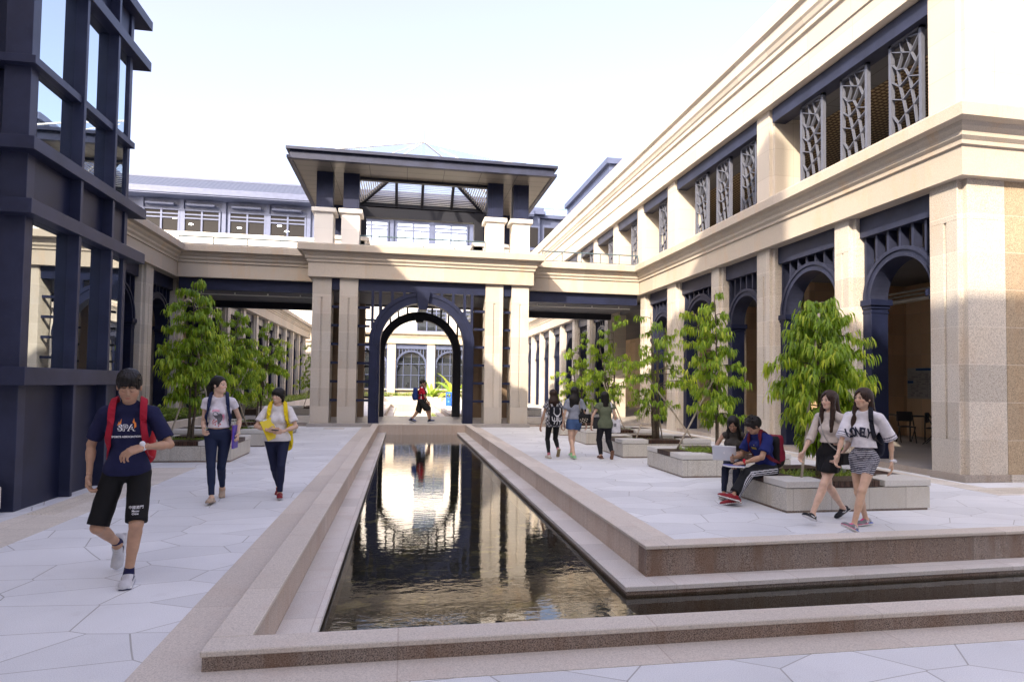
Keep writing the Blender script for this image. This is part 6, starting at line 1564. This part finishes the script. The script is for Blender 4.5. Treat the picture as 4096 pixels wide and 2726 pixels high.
def seated():
    W = person('long haired woman sitting on the planter with a laptop on her knees', (5.03,8.83,0), 2.50, 1.60, 'f', skin=(.40,.24,.16), style='long', hair=HAIRC, hpitch=.55, hyaw=-.05, eyes='down', neckfwd=.8, res=.010, pz=.50, torso=.44, lean=(0,.20),
        seated=1, ankL=(-.07,.50,.075), ankR=(.08,.56,.08), kpL=(0,1,1.5), kpR=(0,1,1.5), wriL=(-.10,.40,.67), epL=(-1,-.6,-.5), wriR=(.13,.38,.66), epR=(1,-.6,-.5), pnL=(0,0,-1), pnR=(0,0,-1), thL=(1,0,0), thR=(-1,0,0), hdL=(.4,.9,-.1), hdR=(-.4,.9,-.1), curlL=.3, curlR=.3,
        top=dict(col=(.060,.055,.050), inf=.014, sleeve=0, hem=-.08, neck=.07, fold=.003, name='vest_top'), bottom=dict(col=(.010,.014,.035), inf=.006, len=1.92, slim=.93, top=.06, name='jeans'), shoe=dict(col=(.36,.33,.31), sole=(.45,.43,.40), sole_h=.012, open=1))
    D, T = W['D'], W['T']; f = D((0,1,0)); x = D((1,0,0)); u = np.array((0,0,1.0))
    c = T((.06,.50,.565)); t = thing('laptop', 'open silver laptop on the seated woman knees', 'laptop', tuple(c))
    def plate(o, a, b, n, la, lb, th, mat, nm, rad=.004):
        vs = [tuple(o+a*(s1*la)+b*(s2*lb)+n*(s3*th)) for s3 in (0,1) for s1,s2 in ((-1,0),(1,0),(1,1),(-1,1))]
        return obj(nm, MB().add(vs, [(0,3,2,1),(4,5,6,7),(0,1,5,4),(1,2,6,5),(2,3,7,6),(3,0,4,7)]), mat, t, bevel=rad)
    plate(c-f*.10, x, f, u, .165, .23, .012, MT['laptop'], 'keyboard_base')
    lid = nrm(u*.95+f*.32); n = nrm(np.cross(x, lid)); n = n if n@f > 0 else -n; h = c+f*.13+u*.006
    l = plate(h, x, lid, -n, .165, .225, .008, MT['laptop'], 'lid'); plate(h-n*.0085+lid*.01, x, lid, -n, .155, .205, .001, MT['blackplastic'], 'screen', 0)
    m = MB(); k = 14; cc = h+lid*.115+n*.0015; vs = []
    for i in range(k):
        a = 2*PI*i/k; r = .017*(1-.18*math.exp(-((a-PI/2)/.35)**2)-.10*math.exp(-((a-3*PI/2)/.3)**2)-.28*math.exp(-(min(a,2*PI-a)/.35)**2)); vs.append(tuple(cc-x*r*math.cos(a)+lid*r*math.sin(a)))
    m.add(vs, [tuple(range(k))]); st = cc+lid*.020; m.add([tuple(st), tuple(st-x*.008+lid*.004), tuple(st-x*.006+lid*.011), tuple(st+x*.001+lid*.006)], [(0,1,2,3)]); obj('lid_emblem', m, MT['text_white'], l, recalc=False)
    def stripes(V, C, W, D, P0, fwd, Xw):
        C = C.copy()
        for s in (-1,1):
            for a, b in ((W['hip',s], W['knee',s]), (W['knee',s], W['ank',s])):
                d = b-a; L = np.linalg.norm(d); dn = d/L; t_ = (V-a)@dn; r = V-a-t_[:,None]*dn; side = nrm(Xw*s-(Xw*s@dn)*dn); o = np.cross(dn, side); g_ = r@o; out = r@side
                for k in (-.028,0,.028): C[(out > .02)&(abs(g_-k) < .0062)&(t_ > -.03)&(t_ < L+.02)&(np.linalg.norm(r,axis=1) < .11)] = (.62,.62,.66)
        return C
    def sp(L, C, s):
        C = C.copy(); x,y,z = L.T; C[(z > .012)&(z < .026)] = (.70,.68,.66); C[z < .012] = (.10,.08,.08); return C
    W = person('young man in blue tee and striped track pants seated beside the laptop woman', (5.12,8.13,0), 1.86, 1.70, 'm', skin=(.42,.25,.16), style='spiky', hpitch=.45, hyaw=-.30, eyes='down', neckfwd=.9, res=.010, pz=.50, torso=.47, lean=(.05,.29), twist=-.1,
        seated=1, ankL=(.0,.62,.10), ankR=(-.08,.72,.17), kpL=(-.1,1,1.3), kpR=(0,1,1.6), fpR=.25, fpL=-.2, fyL=-.9, fyR=-.5, wriL=(-.02,.47,.58), epL=(-1,-.5,-.3), wriR=(.20,.42,.62), epR=(.6,-1,-.4), pnL=(.2,0,-1), thL=(1,.3,0), hdL=(.35,.9,-.15), curlL=.45,
        top=dict(col=(.012,.020,.13), inf=.020, sleeve=.72, cuff=.020, hem=-.11, neck=.064, fold=.004), bottom=dict(col=(.010,.011,.014), inf=.018, len=1.90, slim=.95, grow=.012, top=.05, name='track_pants', paint=stripes, res=.0062), shoe=dict(col=(.24,.012,.02), sole=(.7,.68,.66), paint=sp))
    up, X, fwd = W['up'], W['X'], W['fwd']
    c = W['ch']+fwd*.1; decal('shirt_print', ('poly',[[(-.05,.0),(.05,.0),(.05,.006),(-.05,.006)],[(-.045,-.02),(.05,-.02),(.05,-.008),(-.045,-.008)],[(-.012,.03),(.012,.045),(.0,.028)]]), W['shirt'], c, -X, up, fwd, MT['text_yellow'], W['obj'], .005)
    def bp(L, C):
        C = C.copy(); C[(L[:,2] < -.13)] = (.01,.01,.012); C[L[:,1] > .03] = (.01,.01,.012); return C
    backpack(W, (.20,.008,.03), 'dark red backpack worn by the seated young man', (.15,.22,.07), (.12,.008,.02), .05, drop=.06, res=.010, paint=bp)
    add_watch(W, -1, (-.1,.1,1), (.5,.01,.03))
    w = W['wri',-1]; D = W['D']; c = w+D((.05,.13,-.025)); t = thing('book', 'purple backed book under the hand of the seated young man', 'book', tuple(c))
    a = nrm(D((-.9,.2,0))); b_ = nrm(D((.2,.95,.05))); nn = nrm(np.cross(a, b_)); nn = nn if nn[2] > 0 else -nn
    def pl(o, la, lb, z0, z1, mat, nm):
        vs = [tuple(o+a*(s1*la)+b_*(s2*lb)+nn*z) for z in (z0,z1) for s1,s2 in ((-1,-1),(1,-1),(1,1),(-1,1))]
        obj(nm, MB().add(vs, [(0,3,2,1),(4,5,6,7),(0,1,5,4),(1,2,6,5),(2,3,7,6),(3,0,4,7)]), mat, t, bevel=.002)
    pl(c-nn*.03, .085, .12, 0, .022, MT['text_white'], 'pages'); pl(c-nn*.03, .088, .123, .0225, .026, flat('purple_cover',(.10,.11,.42),.4), 'cover')
seated()

def pair():
    def nk(L, C, s):
        C = C.copy(); x,y,z = L.T; m = (abs(x) > .02)&(abs(z-.035-.25*abs(y-.02)*(y>.02)-.9*abs(y-.02)*(y<.02)) < .006)&(y > -.01)&(y < .07); C[m] = (.75,.75,.75); C[(y < -.06)&(z > .07)] = (.5,.15,.2); return C
    W = person('long haired woman in cream blouse and short black skirt walking left', (5.19,6.88,0), PI/2+.32, 1.64, 'f', bulk=.90, skin=(.68,.46,.34), style='longside', hair=HAIRB, hyaw=-.06, hpitch=.05, res=.009, pz=.835, lean=(0,-.02),
        locks=(-1,1), ankL=(-.06,.44,.105), ankR=(.06,-.34,.13), fpL=.36, fpR=-.45, kpR=(0,1,0), wriR=(.20,.24,.82), epR=(.3,-1,0), wriL=(-.19,.07,.83), epL=(-.3,-1,0), curlL=.55, curlR=.5,
        top=dict(col=(.62,.55,.49), inf=.018, sleeve=1.22, cuff=.010, hem=.13, neck=.066, fold=.0035, name='blouse'), bottom=dict(col=(.005,.005,.006), inf=.012, skirt=.55, flare=.030, hemz=.615, top=.21, name='skirt', pleat=.007), shoe=dict(col=(.010,.011,.016), sole=(.66,.64,.64), sole_h=.016, high=0, paint=nk))
    up, X, fwd = W['up'], W['X'], W['fwd']
    c = W['hip',-1]-X*.11+fwd*.0+np.array((0,0,-.02)); t = thing('shoulder_bag', 'small black chain bag at the hip of the woman in black skirt', 'bag', tuple(c))
    S = SDF(c-.2,c+.2,.007); S.rbox(c,(.035,.105,.07),.025,0,R=[X,fwd,up]); V,Q = S.mesh(); sm_obj('bag_body', [(V,Q,solid(V,(.008,.008,.010)))], MT['smoothcloth'], t)
    ribbon('chain_strap', [c+up*.06+fwd*.05, W['wa']+fwd*.13-X*.08, W['ch']+fwd*.16+X*.0, W['sh',1]+up*.06-X*.03, W['ch']-fwd*.14, W['wa']-fwd*.12-X*.08, c+up*.06-fwd*.05], [W['shirt'],W['pants']], .010, .008, (.35,.33,.30), t, n=40)
    def st(V, C, W, D, P0, fwd, Xw):
        C = C.copy(); z = V[:,2]-.05*((V-W['pel'])@fwd)+.004*np.sin(V[:,0]*40); C[(z/.021)%1 < .42] = (.52,.52,.56); return C
    def slv(V, C, W, D, P0, fwd, Xw):
        C = C.copy()
        for s in (-1,1):
            a, e = W['sh',s], W['elb',s]; d = nrm(e-a); L = np.linalg.norm(e-a); t_ = (V-a)@d/L; r = np.linalg.norm(V-a-((V-a)@d)[:,None]*d, axis=1)
            C[(abs(t_-.82) < .022)&(r < .10)] = (.06,.06,.10); C[(abs(t_-.92) < .015)&(r < .10)] = (.06,.06,.10)
        return C
    def nb(L, C, s):
        C = C.copy(); x,y,z = L.T; C[(z < .020)] = (.66,.64,.62); C[(z < .030)&(z > .018)&(y < .0)] = (.04,.12,.50); C[(z < .026)&(z > .018)&(y > 0)] = (.60,.06,.20)
        C[(abs(x) < .020)&(y > .015)&(y < .11)&(z > .045)] = (.80,.07,.26); C[(y < -.03)&(z > .045)] = (.45,.46,.50)
        yy, zz = y-.01, z-.048; n_ = (abs(yy+.016) < .0045)&(abs(zz) < .016) | (abs(yy-.016) < .0045)&(abs(zz) < .016) | (abs(zz+yy*1.0) < .0055)&(abs(yy) < .018); C[n_ & (abs(x) > .022)] = (.80,.72,.74); return C
    W = person('long haired woman in white lettered crop tee and striped skirt walking left', (5.30,6.44,0), PI/2+.62, 1.675, 'f', bulk=.84, skin=(.64,.42,.29), style='longside', hair=HAIRB, hyaw=-.38, hpitch=.02, smile=0, locks=(1,), res=.0085, pz=.855, twist=.0,
        ankL=(.02,.32,.10), ankR=(.05,-.24,.085), fpL=.40, fpR=-.05, fyL=-.35, fyR=-.45, wriR=(.21,.30,.80), epR=(.4,-1,0), wriL=(-.27,-.06,.80), epL=(-.5,-1,0), curlL=.35, curlR=.5,
        top=dict(col=(.76,.74,.78), inf=.026, sleeve=.98, cuff=.026, hem=.095, neck=.074, fold=.003, flare=.006, paint=slv), bottom=dict(col=(.012,.013,.035), inf=.008, skirt=.5, flare=-.004, hemz=.645, top=.13, name='skirt', res=.0055, paint=st),
        shoe=dict(col=(.20,.195,.20), sole=(.66,.64,.62), paint=nb))
    up, X, fwd = W['up'], W['X'], W['fwd']; t = W['obj']
    decal('shirt_print', ('text','LONELY',.150,.0050,.80,wrap_text_arc(.30),.52), W['shirt'], W['ch']+fwd*.1-up*.03+X*.022, -X, up, fwd, MT['text_navy'], t, .007)
    backpack(W, (.010,.012,.030), 'dark navy backpack on the woman in white lettered tee', (.13,.22,.065), (.008,.009,.018), .05, drop=.10, res=.009, lower=False, only=-1, side=-.03)
    add_watch(W, -1, (-1,0,0))
pair()
# ============================================================ light and camera
def light_cam():
    w = bpy.data.worlds.new('World'); SC.world = w; w.use_nodes = True; nt = w.node_tree; nt.nodes.clear()
    o = nt.nodes.new('ShaderNodeOutputWorld'); b = nt.nodes.new('ShaderNodeBackground'); s = nt.nodes.new('ShaderNodeTexSky')
    s.sky_type = 'NISHITA'; s.sun_disc = False; s.sun_elevation = math.radians(30); s.sun_rotation = math.radians(217)
    s.air_density = 1.0; s.dust_density = 3.5; s.ozone_density = 1.0; s.altitude = 0
    b.inputs[1].default_value = .15
    mx = nt.nodes.new('ShaderNodeMix'); mx.data_type = 'RGBA'; mx.inputs[0].default_value = .25; mx.inputs[7].default_value = (2.15,1.02,.65,1)
    nt.links.new(s.outputs[0], mx.inputs[6]); nt.links.new(mx.outputs[2], b.inputs[0]); nt.links.new(b.outputs[0], o.inputs[0])
    az = math.radians(36.9); el = math.radians(30)
    d = V3((math.sin(az)*math.cos(el), math.cos(az)*math.cos(el), -math.sin(el)))
    l = bpy.data.lights.new('sun','SUN'); l.energy = 2.0; l.angle = math.radians(.5); l.color = (1,.86,.68)
    lo = bpy.data.objects.new('sun', l); COL.objects.link(lo); lo.rotation_euler = d.to_track_quat('-Z','Y').to_euler(); lo.location = (-20,-30,40)
    cd = bpy.data.cameras.new('camera'); co = bpy.data.objects.new('camera', cd); COL.objects.link(co)
    r = V3((CAM['r'])); u = V3(CAM['u']); f = V3(CAM['f'])
    m = Matrix((( r.x,u.x,-f.x,0),(r.y,u.y,-f.y,0),(r.z,u.z,-f.z,CAM['h']),(0,0,0,1)))
    co.matrix_world = m; cd.sensor_width = 36; cd.sensor_fit = 'HORIZONTAL'; cd.lens = 36*CAM['F']/4096; cd.shift_y = CAM['sy']/4096
    cd.clip_start = .05; cd.clip_end = 2000; SC.camera = co
    SC.render.engine = 'CYCLES'
    SC.view_settings.view_transform = 'Standard'; SC.view_settings.look = 'None'; SC.view_settings.gamma = 1; SC.view_settings.exposure = 2.1
    SC.cycles.max_bounces = 8; SC.cycles.transparent_max_bounces = 16
light_cam()
